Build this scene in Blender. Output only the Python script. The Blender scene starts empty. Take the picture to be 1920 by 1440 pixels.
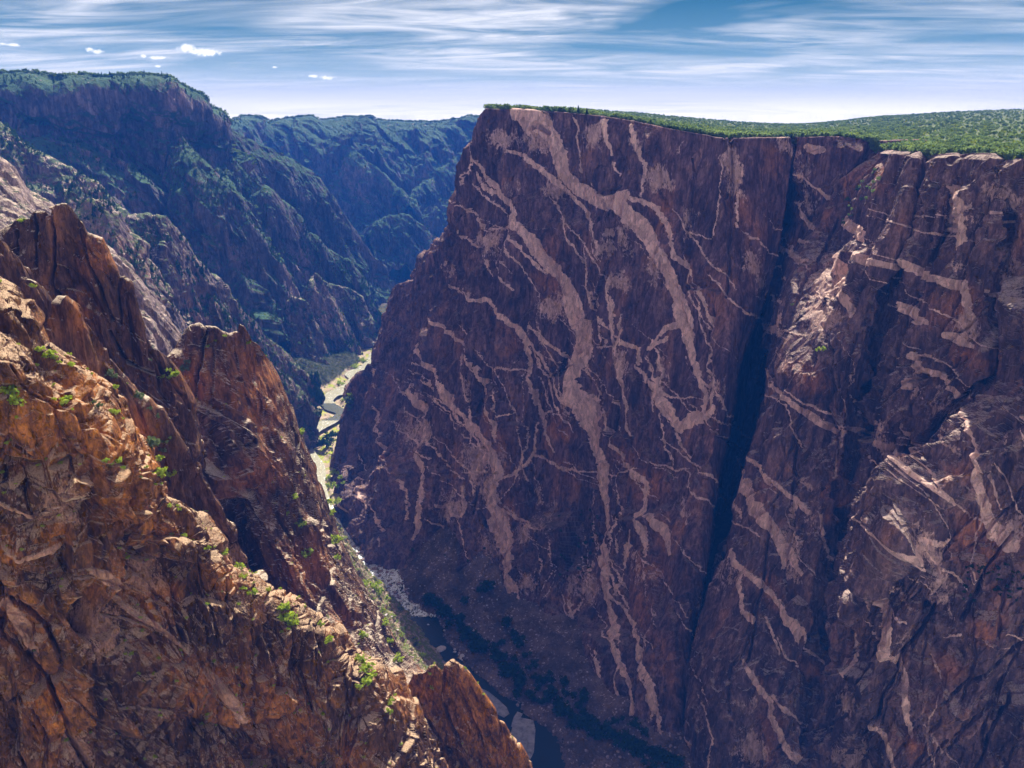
import bpy, math, random
import numpy as np
from concurrent.futures import ThreadPoolExecutor
R = math.radians
DETAIL = 1.0
rng = np.random.default_rng(7)
random.seed(7)
SC = bpy.context.scene
COL = SC.collection

# ------------------------------------------------------------------ camera model (metres, camera at the origin, looking along +Y)
FPX = 1507.0; PITCH = R(18.5); CP = math.cos(PITCH); SP = math.sin(PITCH)
RIVER = -600.0
def W(px, py, Y):
    v = 720 - py; dy = FPX*CP + v*SP; dz = -FPX*SP + v*CP; s = Y/dy
    return np.array(((px-960)*s, Y, dz*s))
def WZ(px, py, z):
    v = 720 - py; dy = FPX*CP + v*SP; dz = -FPX*SP + v*CP; s = z/dz
    return np.array(((px-960)*s, dy*s, z))
def proj(P):
    d = P[..., 1]*CP - P[..., 2]*SP
    up = P[..., 1]*SP + P[..., 2]*CP
    d = np.where(d < 1, 1, d)
    return 960 + P[..., 0]/d*FPX, 720 - up/d*FPX, d

# ------------------------------------------------------------------ noise
def _hash(ix, iy, iz, seed):
    h = (ix.astype(np.uint32)*np.uint32(374761393) + iy.astype(np.uint32)*np.uint32(668265263)
         + iz.astype(np.uint32)*np.uint32(2147483647 - 58) + np.uint32(seed*1274126177 & 0xffffffff))
    h ^= h >> np.uint32(13); h *= np.uint32(1274126177); h ^= h >> np.uint32(16); h *= np.uint32(2246822519); h ^= h >> np.uint32(13)
    return h
_G = np.random.default_rng(1).normal(size=(256, 3)).astype(np.float32)
_G /= np.linalg.norm(_G, axis=1)[:, None]
def _perlin(P, seed):
    i = np.floor(P).astype(np.int32); f = (P - i).astype(np.float32)
    w = f*f*f*(f*(f*6-15)+10)
    out = np.zeros(len(P), np.float32)
    for dx in (0, 1):
        wx = w[:, 0] if dx else 1-w[:, 0]
        for dy in (0, 1):
            wy = w[:, 1] if dy else 1-w[:, 1]
            for dz in (0, 1):
                wz = w[:, 2] if dz else 1-w[:, 2]
                g = _G[_hash(i[:, 0]+dx, i[:, 1]+dy, i[:, 2]+dz, seed) & np.uint32(255)]
                out += wx*wy*wz*(g[:, 0]*(f[:, 0]-dx) + g[:, 1]*(f[:, 1]-dy) + g[:, 2]*(f[:, 2]-dz))
    return out*1.6
def _worley(Q, seed, wid=.12):
    """facet height of the nearest cell, eased into the second nearest at the joint"""
    b = np.floor(Q - .5).astype(np.int32)
    n = len(Q)
    f1 = np.full(n, 9., np.float32); f2 = np.full(n, 9., np.float32)
    g1 = np.zeros(n, np.float32); g2 = np.zeros(n, np.float32)
    for dx in (0, 1):
        for dy in (0, 1):
            for dz in (0, 1):
                ix = b[:, 0]+dx; iy = b[:, 1]+dy; iz = b[:, 2]+dz
                h = _hash(ix, iy, iz, seed)
                d0 = Q[:, 0] - (ix + .5 + ((h & np.uint32(255)).astype(np.float32)/255-.5)*.85)
                d1 = Q[:, 1] - (iy + .5 + (((h >> np.uint32(8)) & np.uint32(255)).astype(np.float32)/255-.5)*.85)
                d2 = Q[:, 2] - (iz + .5 + (((h >> np.uint32(16)) & np.uint32(255)).astype(np.float32)/255-.5)*.85)
                d = np.sqrt(d0*d0+d1*d1+d2*d2).astype(np.float32)
                r1 = (h & np.uint32(1023)).astype(np.float32)/1023-.5
                tx = ((h >> np.uint32(10)) & np.uint32(255)).astype(np.float32)/255-.5
                ty = ((h >> np.uint32(18)) & np.uint32(255)).astype(np.float32)/255-.5
                g = r1*.6 + (d0*tx + d1*ty + d2*(tx-ty)*.8)*3.4
                near = d < f1; sec = (~near) & (d < f2)
                g2 = np.where(near, g1, np.where(sec, g, g2)); f2 = np.where(near, f1, np.where(sec, d, f2))
                g1 = np.where(near, g, g1); f1 = np.where(near, d, f1)
    e = f2-f1
    u = np.clip(e/wid, 0, 1); u = u*u*(3-2*u)
    return g1*(.5+.5*u) + g2*(.5-.5*u), e
POOL = ThreadPoolExecutor(4)
def par(fn, P, *a):
    P = np.ascontiguousarray(P, np.float32)
    if len(P) < 20000: return fn(P, *a)
    ch = np.array_split(P, max(4, len(P)//60000))
    rs = list(POOL.map(lambda c: fn(c, *a), ch))
    if isinstance(rs[0], tuple): return tuple(np.concatenate(x) for x in zip(*rs))
    return np.concatenate(rs)
def noise(P, seed=0): return par(_perlin, P, seed)
def fbm(P, oct=4, seed=0, gain=.5):
    o = 0; a = 1
    for k in range(oct):
        o = o + a*noise(P*(2.03**k), seed+k*17); a *= gain
    return o
def ridged(P, oct=3, seed=0):
    o = 0; a = 1
    for k in range(oct):
        o = o + a*(1-2*np.abs(noise(P*(2.1**k), seed+k*31))); a *= .5
    return o*.6

def fracture(P, cell, amp, axis, k, seed, crack=.16):
    """jointed-rock offset: tilted facets of random height, cells stretched along 'axis'"""
    axis = np.array(axis, np.float32); axis /= np.linalg.norm(axis)
    t = (P @ axis)[:, None]
    Q = (P - axis*t*(1-k))/cell
    wv = np.stack([noise(Q*.7, seed+3), noise(Q*.7, seed+5), noise(Q*.7, seed+9)], 1)
    Q = Q + .13*wv
    g, e = par(_worley, Q, seed, .10 + .5*FINE/cell)
    return amp*g - crack*amp*np.exp(-(e/.06)**2)
FINE = 1.

# ------------------------------------------------------------------ sheets
def resample(poly, n):
    P = np.array([p if len(p) == 3 else p for p in poly], float)
    d = np.r_[0, np.cumsum(np.linalg.norm(np.diff(P, axis=0), axis=1)+1e-6)]
    t = np.linspace(0, d[-1], n)
    return np.stack([np.interp(t, d, P[:, k]) for k in range(3)], 1)
def hermite(C, t, T, k=1.):
    """C (R,N,3) rows at t -> rows at T; k = 0 linear ... 1 smooth"""
    C = np.asarray(C, float); t = np.asarray(t, float); T = np.asarray(T, float)
    m = np.zeros_like(C); h = np.diff(t)[:, None, None]; s = (C[1:]-C[:-1])/h
    m[1:-1] = (s[1:]*h[:-1]+s[:-1]*h[1:])/(h[1:]+h[:-1]); m[0] = s[0]; m[-1] = s[-1]
    i = np.clip(np.searchsorted(t, T, 'right')-1, 0, len(t)-2)
    H = (t[i+1]-t[i])[:, None, None]; u = ((T-t[i])[:, None, None])/H
    p0, p1 = C[i], C[i+1]
    lin = p0*(1-u)+p1*u
    if k == 0: return lin
    cub = (2*u**3-3*u*u+1)*p0 + (u**3-2*u*u+u)*H*m[i] + (-2*u**3+3*u*u)*p1 + (u**3-u*u)*H*m[i+1]
    return lin*(1-k)+cub*k
SHEETS = {}
def grid_normals(G):
    du = np.gradient(G, axis=1); dv = np.gradient(G, axis=0)
    n = np.cross(du, dv); n /= np.linalg.norm(n, axis=2)[..., None]+1e-9
    return n
def mesh_from_grid(name, G, mat, attrs=None, smooth=False):
    r, c = G.shape[:2]
    me = bpy.data.meshes.new(name)
    me.vertices.add(r*c); me.vertices.foreach_set('co', G.reshape(-1).astype(np.float32))
    idx = np.arange(r*c).reshape(r, c)
    q = np.stack([idx[:-1, :-1], idx[:-1, 1:], idx[1:, 1:], idx[1:, :-1]], -1).reshape(-1)
    nf = (r-1)*(c-1)
    me.loops.add(nf*4); me.loops.foreach_set('vertex_index', q.astype(np.int32))
    me.polygons.add(nf); me.polygons.foreach_set('loop_start', np.arange(0, nf*4, 4, dtype=np.int32))
    me.update(calc_edges=True)
    me.polygons.foreach_set('use_smooth', np.full(nf, smooth))
    if attrs is not None:
        a = me.color_attributes.new('mask', 'FLOAT_COLOR', 'POINT')
        d = np.ones((r*c, 4), np.float32); d[:, :3] = attrs
        a.data.foreach_set('color', d.reshape(-1))
    me.materials.append(mat)
    o = bpy.data.objects.new(name, me); COL.objects.link(o)
    return o
def structure(o, label=None):
    o['kind'] = 'structure'
    if label: o['label'] = label
    return o
def sheet(name, rows, mat, disp, px=1.6, krow=1., kcol=0., veins=None, label=None, flip=None, kind='structure', sid=None, res=None, smooth=False, fade=0, wrow=None, wcol=None, carve=None, relief=1.2):
    """rows: polylines of world points; lofted, then displaced along the normal by disp(P)->metres"""
    px = px*DETAIL
    C = np.stack([resample(r, 400) for r in rows])
    sx, sy, _ = proj(C)
    dd = proj(C)[2]
    Lr = np.maximum(np.hypot(np.diff(sx, axis=1), np.diff(sy, axis=1)), .55*FPX*np.linalg.norm(np.diff(C, axis=1), axis=2)/dd[:, 1:]).sum(1)
    Lr = np.sort(Lr)[len(Lr)*2//3]
    dl = np.hypot(np.diff(sx, axis=0), np.diff(sy, axis=0))
    seg3 = np.linalg.norm(np.diff(C, axis=0), axis=2).mean(1)
    seg = np.maximum(dl.max(1), seg3*.12)+1e-3
    if res: nu, nv = res
    else:
        nu = int(min(max(Lr/px, 30), 1400)); nv = int(min(max(seg.sum()/px, 30), 1400))
    C = np.stack([resample(r, nu) for r in rows])
    t = np.r_[0, np.cumsum(seg)]
    G = hermite(C, t, np.linspace(0, t[-1], nv), krow)
    N = grid_normals(G)
    if flip is None:
        flip = (N*(-G)).sum(2).mean() < 0
    if flip: N = -N
    P = G.reshape(-1, 3).astype(np.float32)
    globals()['FINE'] = float(np.median(np.linalg.norm(np.diff(G, axis=1), axis=2))+np.median(np.linalg.norm(np.diff(G, axis=0), axis=2)))/2
    d = disp(P)
    if wrow is not None:
        d = d*np.repeat(np.interp(np.linspace(0, t[-1], nv), t, np.interp(np.arange(len(t)), np.arange(len(wrow)), wrow)), nu)
    if wcol is not None:
        d = (d.reshape(nv, nu)*np.interp(np.linspace(0, 1, nu), np.linspace(0, 1, len(wcol)), wcol)[None]).reshape(-1)
    if veins is not None:      # the dikes stand proud of the wall
        vx, vy, _ = proj(P); d = d + relief*veins.sample(vx+noise(P/22., 91)*4, vy+noise(P/22., 93)*4)
    if carve is not None:
        cx, cy, cd = proj(P); c1 = noise(P/30., 191)*7 + noise(P/9., 192)*3
        d = d - carve.sample(cx+c1, cy+c1*.6)*30.
    if isinstance(d, tuple): off = d[0][:, None]*N.reshape(-1, 3) + d[1]
    else: off = d[:, None]*N.reshape(-1, 3)
    Q = P + off
    att = np.zeros((len(P), 3), np.float32)
    qx, qy, qd = proj(P)
    if veins is not None:
        w1 = noise(P/22., 91)*4 + noise(P/7., 92)*2.5 + noise(P/2.6, 95)*2.2; w2 = noise(P/22., 93)*4 + noise(P/7., 94)*2.5 + noise(P/2.6, 96)*2.2
        att[:, 0] = veins.sample(qx+w1, qy+w2)
        att[:, 1] = veins.sample(qx+w1*3, qy+w2*3, 1)
        att[:, 2] = veins.sample(qx+w1*3, qy+w2*3, 2)
    Gd = Q.reshape(nv, nu, 3)
    o = mesh_from_grid(name, Gd, mat, att, smooth)
    if kind: o['kind'] = kind
    if label: o['label'] = label
    nd = grid_normals(Gd)
    if flip: nd = -nd
    a, b, c = proj(Q)
    SHEETS[sid or o.name] = dict(P=Q, px=a, py=b, d=c, n=nd.reshape(-1, 3), o=o)
    return o
def PX(lst, dy=0): return [W(*p) for p in lst]
def shift(row, dx=0, dy=0, dz=0): return [np.array(p)+np.array((dx, dy, dz)) for p in row]
def drop(row, z, out=0): return [np.array((p[0], p[1]-out, z)) for p in row]

def ridge(name, crest, mat, base, near=.55, far=.6, disp=None, px=2.2, nearprof=None, ndir=None, label=None, sid=None, **kw):
    """a rock spur: crest polyline in the world, both flanks fall away from it"""
    c = [W(*p) for p in crest]; A = np.array(c)
    g = A[-1]-A[0]; g[2] = 0; g /= np.linalg.norm(g)
    nd = np.array((g[1], -g[0], 0))
    if nd[1] > 0: nd = -nd
    if ndir is not None: nd = np.array(ndir, float); nd /= np.linalg.norm(nd)
    np_ = nearprof or [(.0, .0), (.10, .05), (.22, .16), (.40, .42), (.62, .70), (1.05, 1.02)]
    rows = []
    H = np.maximum(A[:, 2]-base, 20)
    for f, dr in ((1.0, 1.05), (.55, .55), (.18, .16), (.05, .03)):
        rows.append([a - nd*h*far*f - np.array((0, 0, h*dr)) for a, h in zip(A, H)])
    for f, dr in np_:
        rows.append([a + nd*h*near*f - np.array((0, 0, h*dr)) for a, h in zip(A, H)])
    # round the two ends down
    kw.setdefault('wrow', [1, 1, .6, .4, .35, .45, .7, 1, 1])
    return sheet(name, rows, mat, disp, px=px, krow=.8, label=label, sid=sid, **kw)

# ------------------------------------------------------------------ dike map of the painted wall (pale pegmatite bands, traced where they run)
class VeinMap:
    def __init__(s, w=2200, h=1560, x0=-100, y0=0, ss=1):
        s.x0, s.y0 = x0, y0; s.m = np.zeros((3, h, w), np.float32); s.w, s.h = w, h
    def line(s, pts, ch=0, soft=2.2, val=1.):
        for (x1, y1, w1), (x2, y2, w2) in zip(pts[:-1], pts[1:]):
            wm = max(w1, w2)/2+soft*2+1
            xa = int(max(0, min(x1, x2)-wm-s.x0)); xb = int(min(s.w, max(x1, x2)+wm-s.x0+1))
            ya = int(max(0, min(y1, y2)-wm-s.y0)); yb = int(min(s.h, max(y1, y2)+wm-s.y0+1))
            if xb <= xa or yb <= ya: continue
            X, Y = np.meshgrid(np.arange(xa, xb)+s.x0, np.arange(ya, yb)+s.y0)
            dx, dy = x2-x1, y2-y1; L = dx*dx+dy*dy+1e-6
            t = np.clip(((X-x1)*dx+(Y-y1)*dy)/L, 0, 1)
            d = np.hypot(X-x1-t*dx, Y-y1-t*dy) - (w1+(w2-w1)*t)/2
            v = val*np.clip(.46-d/soft/2, 0, 1)
            s.m[ch, ya:yb, xa:xb] = np.maximum(s.m[ch, ya:yb, xa:xb], v)
    def crop(s, ox, oy, sc, lst, ch=0, **k):
        for p in lst: s.line([(ox+x*sc, oy+y*sc, w*sc) for x, y, w in p], ch, **k)
    def blob(s, ox, oy, sc, lst, ch=1):
        for x, y, r in lst:
            x, y, r = ox+x*sc, oy+y*sc, r*sc
            s.line([(x, y, r*1.2), (x+.1, y, r*1.2)], ch, soft=r*.5)
    def sample(s, x, y, ch=0):
        X = np.clip(x-s.x0, 0, s.w-2); Y = np.clip(y-s.y0, 0, s.h-2)
        i = X.astype(int); j = Y.astype(int); u = X-i; v = Y-j; m = s.m[ch]
        return m[j, i]*(1-u)*(1-v)+m[j, i+1]*u*(1-v)+m[j+1, i]*(1-u)*v+m[j+1, i+1]*u*v
VM = VeinMap()
VM.crop(840, 160, .3472, [
 [(400,150,120),(480,200,110),(540,260,90),(580,330,90),(590,400,75),(600,470,75),(670,540,85),(760,600,75),(850,640,75),(920,620,80),(970,600,60)],
 [(940,640,90),(980,680,85),(1040,750,90),(1100,830,85),(1150,920,75),(1190,1010,65),(1210,1060,60),(1240,1130,75),(1270,1210,75),(1290,1290,70),(1310,1400,50)],
 [(970,600,18),(1050,630,26),(1140,670,30),(1180,740,28),(1210,850,22),(1230,920,26),(1290,980,30),(1310,1020,14)],
 [(340,360,16),(400,370,28),(480,440,30),(560,520,28),(640,600,24),(720,670,22),(780,750,18),(820,850,14),(830,910,10)],
 [(110,310,12),(120,400,16),(160,430,20),(200,500,30),(250,570,35),(310,630,40),(350,680,34),(340,750,50),(400,780,50),(460,850,60),(520,920,62),(570,980,60),(620,1060,60),(660,1140,62),(700,1230,65),(740,1310,75),(740,1440,70)],
 [(130,470,12),(150,520,18),(220,580,24),(260,600,20)], [(310,800,14),(360,840,16),(430,910,20),(500,970,22),(540,1010,18)],
 [(190,780,8),(260,770,14),(330,760,22)],
 [(0,1080,10),(90,1120,16),(160,1170,20),(220,1160,22),(260,1210,22),(340,1270,22),(400,1310,24),(410,1360,24),(410,1430,14)],
 [(440,1300,14),(500,1350,16),(560,1400,14),(610,1430,10)], [(245,940,8),(290,1020,10),(370,1100,8)],
 [(1000,220,22),(1030,300,34),(1050,400,22),(1070,500,16),(1050,600,10)], [(850,200,40),(870,300,26),(890,380,14)], [(900,420,20),(930,490,12)],
 [(670,170,10),(690,280,14),(710,370,10),(705,460,8)], [(740,850,8),(730,960,12),(750,1120,12),(780,1200,14),(840,1260,14),(860,1400,12)],
 [(880,1050,22),(880,1150,14),(905,1260,18),(905,1400,12)], [(950,1240,10),(960,1330,12),(920,1430,10)],
 [(1340,1080,14),(1380,1170,26),(1430,1260,20),(1440,1310,8)], [(1320,800,8),(1430,830,6)],
 [(1250,1290,30),(1190,1310,24),(1110,1400,16)], [(970,1400,20),(1040,1430,16)], [(400,200,60),(430,260,20)],
 [(1480,420,8),(1470,600,8),(1450,720,10),(1430,830,6)], [(1600,420,10),(1560,600,14),(1560,760,14)], [(120,320,10),(90,540,6)],
 [(0,620,8),(100,660,10),(160,720,14),(190,780,10)], [(80,790,8),(150,880,10)], [(210,940,6),(225,1030,8)]])
VM.crop(600, 560, .3889, [
 [(1190,0,60),(1230,100,75),(1280,150,70),(1270,230,75),(1240,320,70),(1230,400,60),(1240,470,80),(1290,500,80),(1310,560,60),(1330,680,50),(1350,800,48),(1360,900,40),(1370,1000,28),(1375,1100,24),(1385,1200,50),(1390,1300,56),(1395,1440,50)],
 [(555,60,12),(600,130,16),(650,190,18),(700,250,16),(760,310,10),(800,340,8)],
 [(500,200,14),(540,300,18),(580,390,20),(620,470,26),(660,540,24),(700,560,18),(720,610,24),(790,670,34),(840,740,44),(870,830,40),(850,920,34),(840,990,50),(880,1060,70),(890,1130,60),(920,1190,50),(920,1260,40),(930,1340,30),(960,1440,24)],
 [(790,340,14),(800,430,14),(830,520,22),(850,590,18),(860,680,12)],
 [(960,130,26),(980,200,22),(1000,290,22),(1020,400,14),(1040,490,14),(1060,570,26),(1090,640,18),(1130,740,10)],
 [(1000,215,14),(1050,260,16),(1110,370,16),(1180,460,16),(1240,500,12)], [(1020,230,10),(1060,330,12),(1130,450,14),(1180,530,12),(1240,640,8)],
 [(1010,130,12),(1070,190,14),(1140,240,14),(1210,300,10)], [(870,860,14),(940,840,16),(1000,800,18),(1030,740,14),(1030,660,10),(1045,600,8)],
 [(1030,760,10),(1120,800,14),(1200,825,14),(1300,830,10)], [(680,270,8),(680,380,10),(710,500,8)],
 [(480,420,14),(490,560,18),(480,760,20),(490,900,24),(490,1020,20),(440,1160,14)], [(265,380,12),(290,470,12),(305,550,8)],
 [(800,0,10),(870,80,12),(960,140,14)], [(870,1000,10),(960,1060,14),(1100,1110,8)], [(1420,0,12),(1440,150,10)],
 [(840,340,8),(900,330,10),(990,345,8)], [(870,560,8),(940,545,8)], [(1060,560,8),(1120,540,12),(1180,550,8)],
 [(200,760,6),(220,900,8),(240,1050,6)], [(160,1000,6),(170,1120,8)], [(640,990,14),(660,1040,16),(690,1050,10)], [(560,1000,20),(640,990,14)], [(510,1060,8),(570,1115,10)],
 [(700,900,14),(710,1000,24),(700,1040,20)], [(690,830,8),(780,820,10),(830,830,10)], [(420,880,8),(420,1060,10)], [(260,1000,8),(300,1130,10),(320,1200,6)]])
VM.crop(1000, 560, .3889, [
 [(340,500,12),(360,600,12),(400,720,14),(430,790,16),(490,840,28),(550,890,30),(540,960,22),(520,1040,24),(545,1100,16),(560,1200,10)],
 [(580,1050,30),(640,1110,34),(660,1180,36),(670,1230,20)], [(510,330,16),(550,370,22),(600,450,28),(640,520,44),(680,590,46),(710,630,40)],
 [(780,560,40),(740,600,50),(700,610,50)], [(820,470,20),(810,530,26),(800,590,40)], [(870,470,22),(860,540,26),(800,590,30)],
 [(450,215,14),(520,240,18),(520,310,18)], [(680,40,40),(720,100,45),(750,180,42),(765,260,40),(790,330,34),(810,400,22),(820,470,12)],
 [(720,130,22),(640,160,18),(560,230,10)], [(390,60,14),(400,200,12),(430,300,14),(430,400,24),(450,450,22),(480,520,18),(480,620,18),(485,690,6)],
 [(440,100,10),(440,220,8)], [(320,60,10),(330,220,8)], [(470,1180,10),(450,1300,12),(410,1430,10)],
 [(1150,340,10),(1190,450,18),(1250,510,28),(1320,560,30),(1370,600,34),(1440,650,28)],
 [(1070,760,12),(1130,850,20),(1200,920,20),(1270,970,28),(1310,1030,18)], [(1260,980,24),(1240,1040,20)],
 [(1050,840,14),(1070,950,46),(1110,1040,50),(1160,1110,50),(1210,1200,44),(1260,1280,30),(1290,1330,16)], [(1010,1300,16),(1080,1370,20),(1150,1430,18)],
 [(300,230,8),(400,235,10)], [(390,480,8),(440,530,8)], [(560,240,14),(650,200,20)], [(380,1040,8),(405,1160,10)]])
VM.crop(900, 960, .3333, [
 [(690,0,18),(705,150,20),(715,260,60),(720,360,56),(720,470,36),(735,600,34),(760,700,44),(800,820,40),(840,940,30),(870,1080,26),(900,1200,30),(940,1300,26)],
 [(740,480,12),(800,540,16),(860,630,26),(900,760,24),(940,880,34),(980,970,36),(980,1060,34),(1010,1140,20),(1010,1220,24),(1060,1330,50),(1080,1380,40)],
 [(100,60,90),(150,170,80),(190,270,70),(180,330,50),(210,420,38),(250,520,46),(290,600,44),(350,700,44),(410,790,44),(460,880,40),(510,960,36),(550,1040,26)],
 [(180,400,22),(200,520,20),(200,620,24)], [(700,800,10),(710,950,16),(700,1150,12)],
 [(900,20,40),(940,60,26),(950,150,20),(960,250,14)], [(1000,40,50),(1040,120,40),(1080,210,44)], [(880,110,14),(840,250,14),(790,440,12)], [(530,560,8),(550,660,10)]])
VM.crop(1360, 960, .3333, [
 [(200,0,60),(250,80,60),(300,160,56),(320,240,40),(320,310,20)], [(340,190,26),(400,280,28),(420,340,14)],
 [(110,340,20),(190,390,34),(260,460,30),(310,540,34),(360,620,60),(410,680,70),(410,740,10)], [(80,230,24),(80,400,26),(100,560,30),(150,610,40)],
 [(890,350,50),(910,450,48),(930,560,46),(930,680,50),(920,790,40),(970,850,34),(1010,940,36),(1020,1040,40),(1030,1150,36),(1040,1260,24)],
 [(100,830,16),(150,920,30),(210,1000,34),(260,1060,30),(270,1140,44),(320,1240,30),(350,1330,40),(400,1400,30)],
 [(270,1030,16),(340,1100,18),(430,1190,12)], [(730,690,14),(740,790,26),(710,890,20)], [(830,1190,20),(900,1300,26),(950,1440,24)], [(1160,800,8),(1220,930,10)],
 [(960,150,20),(1100,90,20),(1230,80,16)], [(1230,680,10),(1330,640,14)], [(1580,660,8),(1680,710,10)], [(840,480,16),(860,540,10)], [(540,20,30),(550,120,18),(600,280,8)], [(230,600,10),(260,690,14),(300,800,10)]])
VM.crop(1360, 160, .3472, [
 [(360,640,26),(430,710,28),(490,780,22)], [(300,870,20),(380,930,30),(440,970,26)], [(390,840,24),(460,870,24)], [(400,480,10),(500,560,16),(560,620,20)],
 [(680,740,44),(740,830,60),(770,900,48),(810,970,44),(880,960,40),(940,930,36),(1000,980,44),(1090,1030,44),(1200,1060,44),(1240,1080,60)],
 [(620,950,60),(640,1060,60),(670,1160,60),(690,1250,30)], [(1430,690,12),(1540,760,14)], [(1270,1080,60),(1290,1150,50),(1330,1250,50)],
 [(950,1200,50),(1050,1240,60),(1110,1280,40)], [(1240,550,60),(1270,640,110),(1260,720,120),(1290,830,60),(1280,880,30)], [(1160,780,20),(1300,770,30)], [(450,340,50),(520,350,40)], [(1420,1110,20),(1560,1160,24)]])
VM.crop(1360, 560, .3889, [
 [(1060,180,40),(1120,200,50),(1190,230,20)], [(960,340,30),(1040,390,26),(1110,430,24),(1130,460,30)], [(700,700,10),(750,700,40),(800,730,20)],
 [(810,740,22),(880,780,30),(930,790,24),(970,760,14)], [(680,760,8),(740,860,14)], [(960,870,24),(1020,920,26),(1090,970,26)],
 [(1200,760,50),(1220,880,60),(1240,960,60),(1260,1050,60),(1300,1120,80),(1380,1180,80)], [(1380,540,16),(1440,570,30)], [(570,640,14),(620,630,22),(680,640,10)], [(900,280,40),(950,320,40),(860,420,30)]])
# rusty (1) and pale-weathered (2) areas
VM.blob(900, 960, .3333, [(950,330,150),(1060,120,110),(900,500,90)], 1)
VM.blob(1360, 960, .3333, [(1380,130,170),(1480,600,120),(1260,870,120),(450,880,80),(600,30,60),(1500,200,120),(1050,1300,90)], 1)
VM.blob(1360, 560, .3889, [(1130,60,150),(1150,260,110),(560,540,50),(400,400,100),(560,830,60)], 1)
VM.blob(600, 560, .3889, [(1160,620,110),(860,700,100),(250,430,70),(900,1000,90)], 1)
VM.blob(1000, 560, .3889, [(430,760,100),(560,900,120)], 1)
VM.blob(600, 560, .3889, [(480,650,110),(780,760,140),(620,1010,110),(820,900,110)], 2)
VM.blob(840, 160, .3472, [(200,850,110),(480,240,160),(560,1200,120),(800,260,120),(1150,520,110),(940,1060,80),(560,560,90),(860,880,80),(900,800,70),(1040,300,60),(30,1000,60),(300,300,100)], 2)
VM.blob(1360, 160, .3472, [(1500,620,120),(1300,1300,140),(1250,700,150),(560,1100,150),(520,1250,150)], 2)
VM.blob(1360, 960, .3333, [(700,1050,120),(150,1350,150),(700,1350,130),(830,480,90),(1100,130,120),(1600,100,120)], 2)
VM.blob(900, 960, .3333, [(600,420,120),(260,100,120),(300,400,110),(80,300,90)], 2)
# foreground veins
VF = VeinMap()
VF.crop(0, 900, .375, [[(540,500,30),(600,600,26),(720,700,34),(820,760,26),(900,820,14)], [(1030,960,30),(1100,1030,60),(1190,1170,60)], [(0,300,16),(110,350,20),(260,330,30),(300,310,20)],
 [(430,440,30),(500,470,60),(560,520,50)], [(20,600,60),(120,740,90),(180,880,30)], [(0,90,10),(100,130,10),(200,190,12)]])
VF.blob(0, 900, .375, [(100,700,200),(250,1050,180),(650,120,200),(900,1000,230),(1120,1050,200),(1380,1120,230),(600,500,150),(850,600,120),(1150,500,140),(780,620,160),(300,1260,200),(60,330,120),(240,260,100),(850,250,120)], 1)
VF.blob(0, 380, .4029, [(200,1050,260),(600,1050,150),(450,1150,200),(650,1230,120),(350,520,140),(460,230,130),(1180,800,200),(930,820,150),(1250,960,130),(1200,1250,130),(330,900,160)], 1)
VF.blob(500, 960, .3333, [(180,330,220),(420,640,130),(900,1000,220),(1200,1150,260),(1350,1330,220),(100,1200,260),(480,1350,150),(1100,960,160)], 1)
VF.blob(0, 900, .375, [(500,760,200),(300,100,160),(780,530,160),(400,1350,150),(1180,360,110)], 2)

# deep joints cut into the rock (value = depth / 30 m)
def joints(lst):
    v = VeinMap()
    for dep, pts in lst: v.line(pts, 0, soft=2.2, val=dep/30.)
    return v
J_MAIN = joints([(10,[(1372,262,4),(1370,400,3),(1366,560,3)]),(8,[(1300,300,2),(1296,460,3),(1285,560,2)]),(14,[(990,238,8),(1003,232,10),(1018,243,6)]),(8,[(1130,362,12),(1165,352,10)]),(9,[(1290,542,10),(1325,530,16),(1352,548,8)]),
 (6,[(1000,430,3),(1030,480,3),(1055,560,3)]),(7,[(905,960,6),(940,1060,5),(955,1130,5)]),(6,[(760,760,4),(745,860,5),(738,980,6)]),(7,[(690,700,4),(672,800,4),(660,900,5)]),(6,[(850,800,4),(840,900,5),(820,990,4)]),
 (6,[(1120,640,3),(1135,800,4),(1150,960,3)]),(7,[(1215,760,3),(1225,900,4),(1215,1040,4)]),(8,[(1340,540,3),(1330,680,4),(1310,860,4)]),(6,[(900,640,3),(905,760,3)]),(7,[(1230,1090,4),(1200,1250,5),(1190,1380,5)])])
J_BUTT = joints([(16,[(1765,330,5),(1742,480,7),(1695,620,9),(1645,770,9),(1612,840,12)]),(12,[(1838,400,4),(1800,540,5),(1745,660,6),(1702,780,8),(1665,850,8)]),(16,[(1925,580,8),(1855,690,8),(1765,790,10),(1700,868,10)]),
 (10,[(1555,640,3),(1560,720,4),(1535,840,4)]),(9,[(1592,610,3),(1585,760,4),(1565,880,4)]),(10,[(1640,400,4),(1600,470,4),(1560,560,4)]),(10,[(1700,420,4),(1660,520,5),(1620,620,5)]),(9,[(1880,330,4),(1865,460,5),(1850,560,5)]),
 (8,[(1500,760,3),(1490,900,4),(1470,1040,4)]),(8,[(1795,300,4),(1785,420,4)]),(8,[(1640,860,4),(1600,960,5),(1590,1080,5)]),(7,[(1450,950,3),(1430,1100,4),(1400,1250,4)])])
J_LOW = joints([(10,[(1760,1120,5),(1700,1220,5),(1640,1350,6)]),(9,[(1920,1200,5),(1840,1250,5),(1770,1300,6)]),(8,[(1680,1100,4),(1660,1200,5),(1600,1320,5)]),(9,[(1900,1000,4),(1850,1060,5),(1810,1150,6)]),(8,[(1890,1290,4),(1850,1380,5),(1830,1440,5)])])
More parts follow.
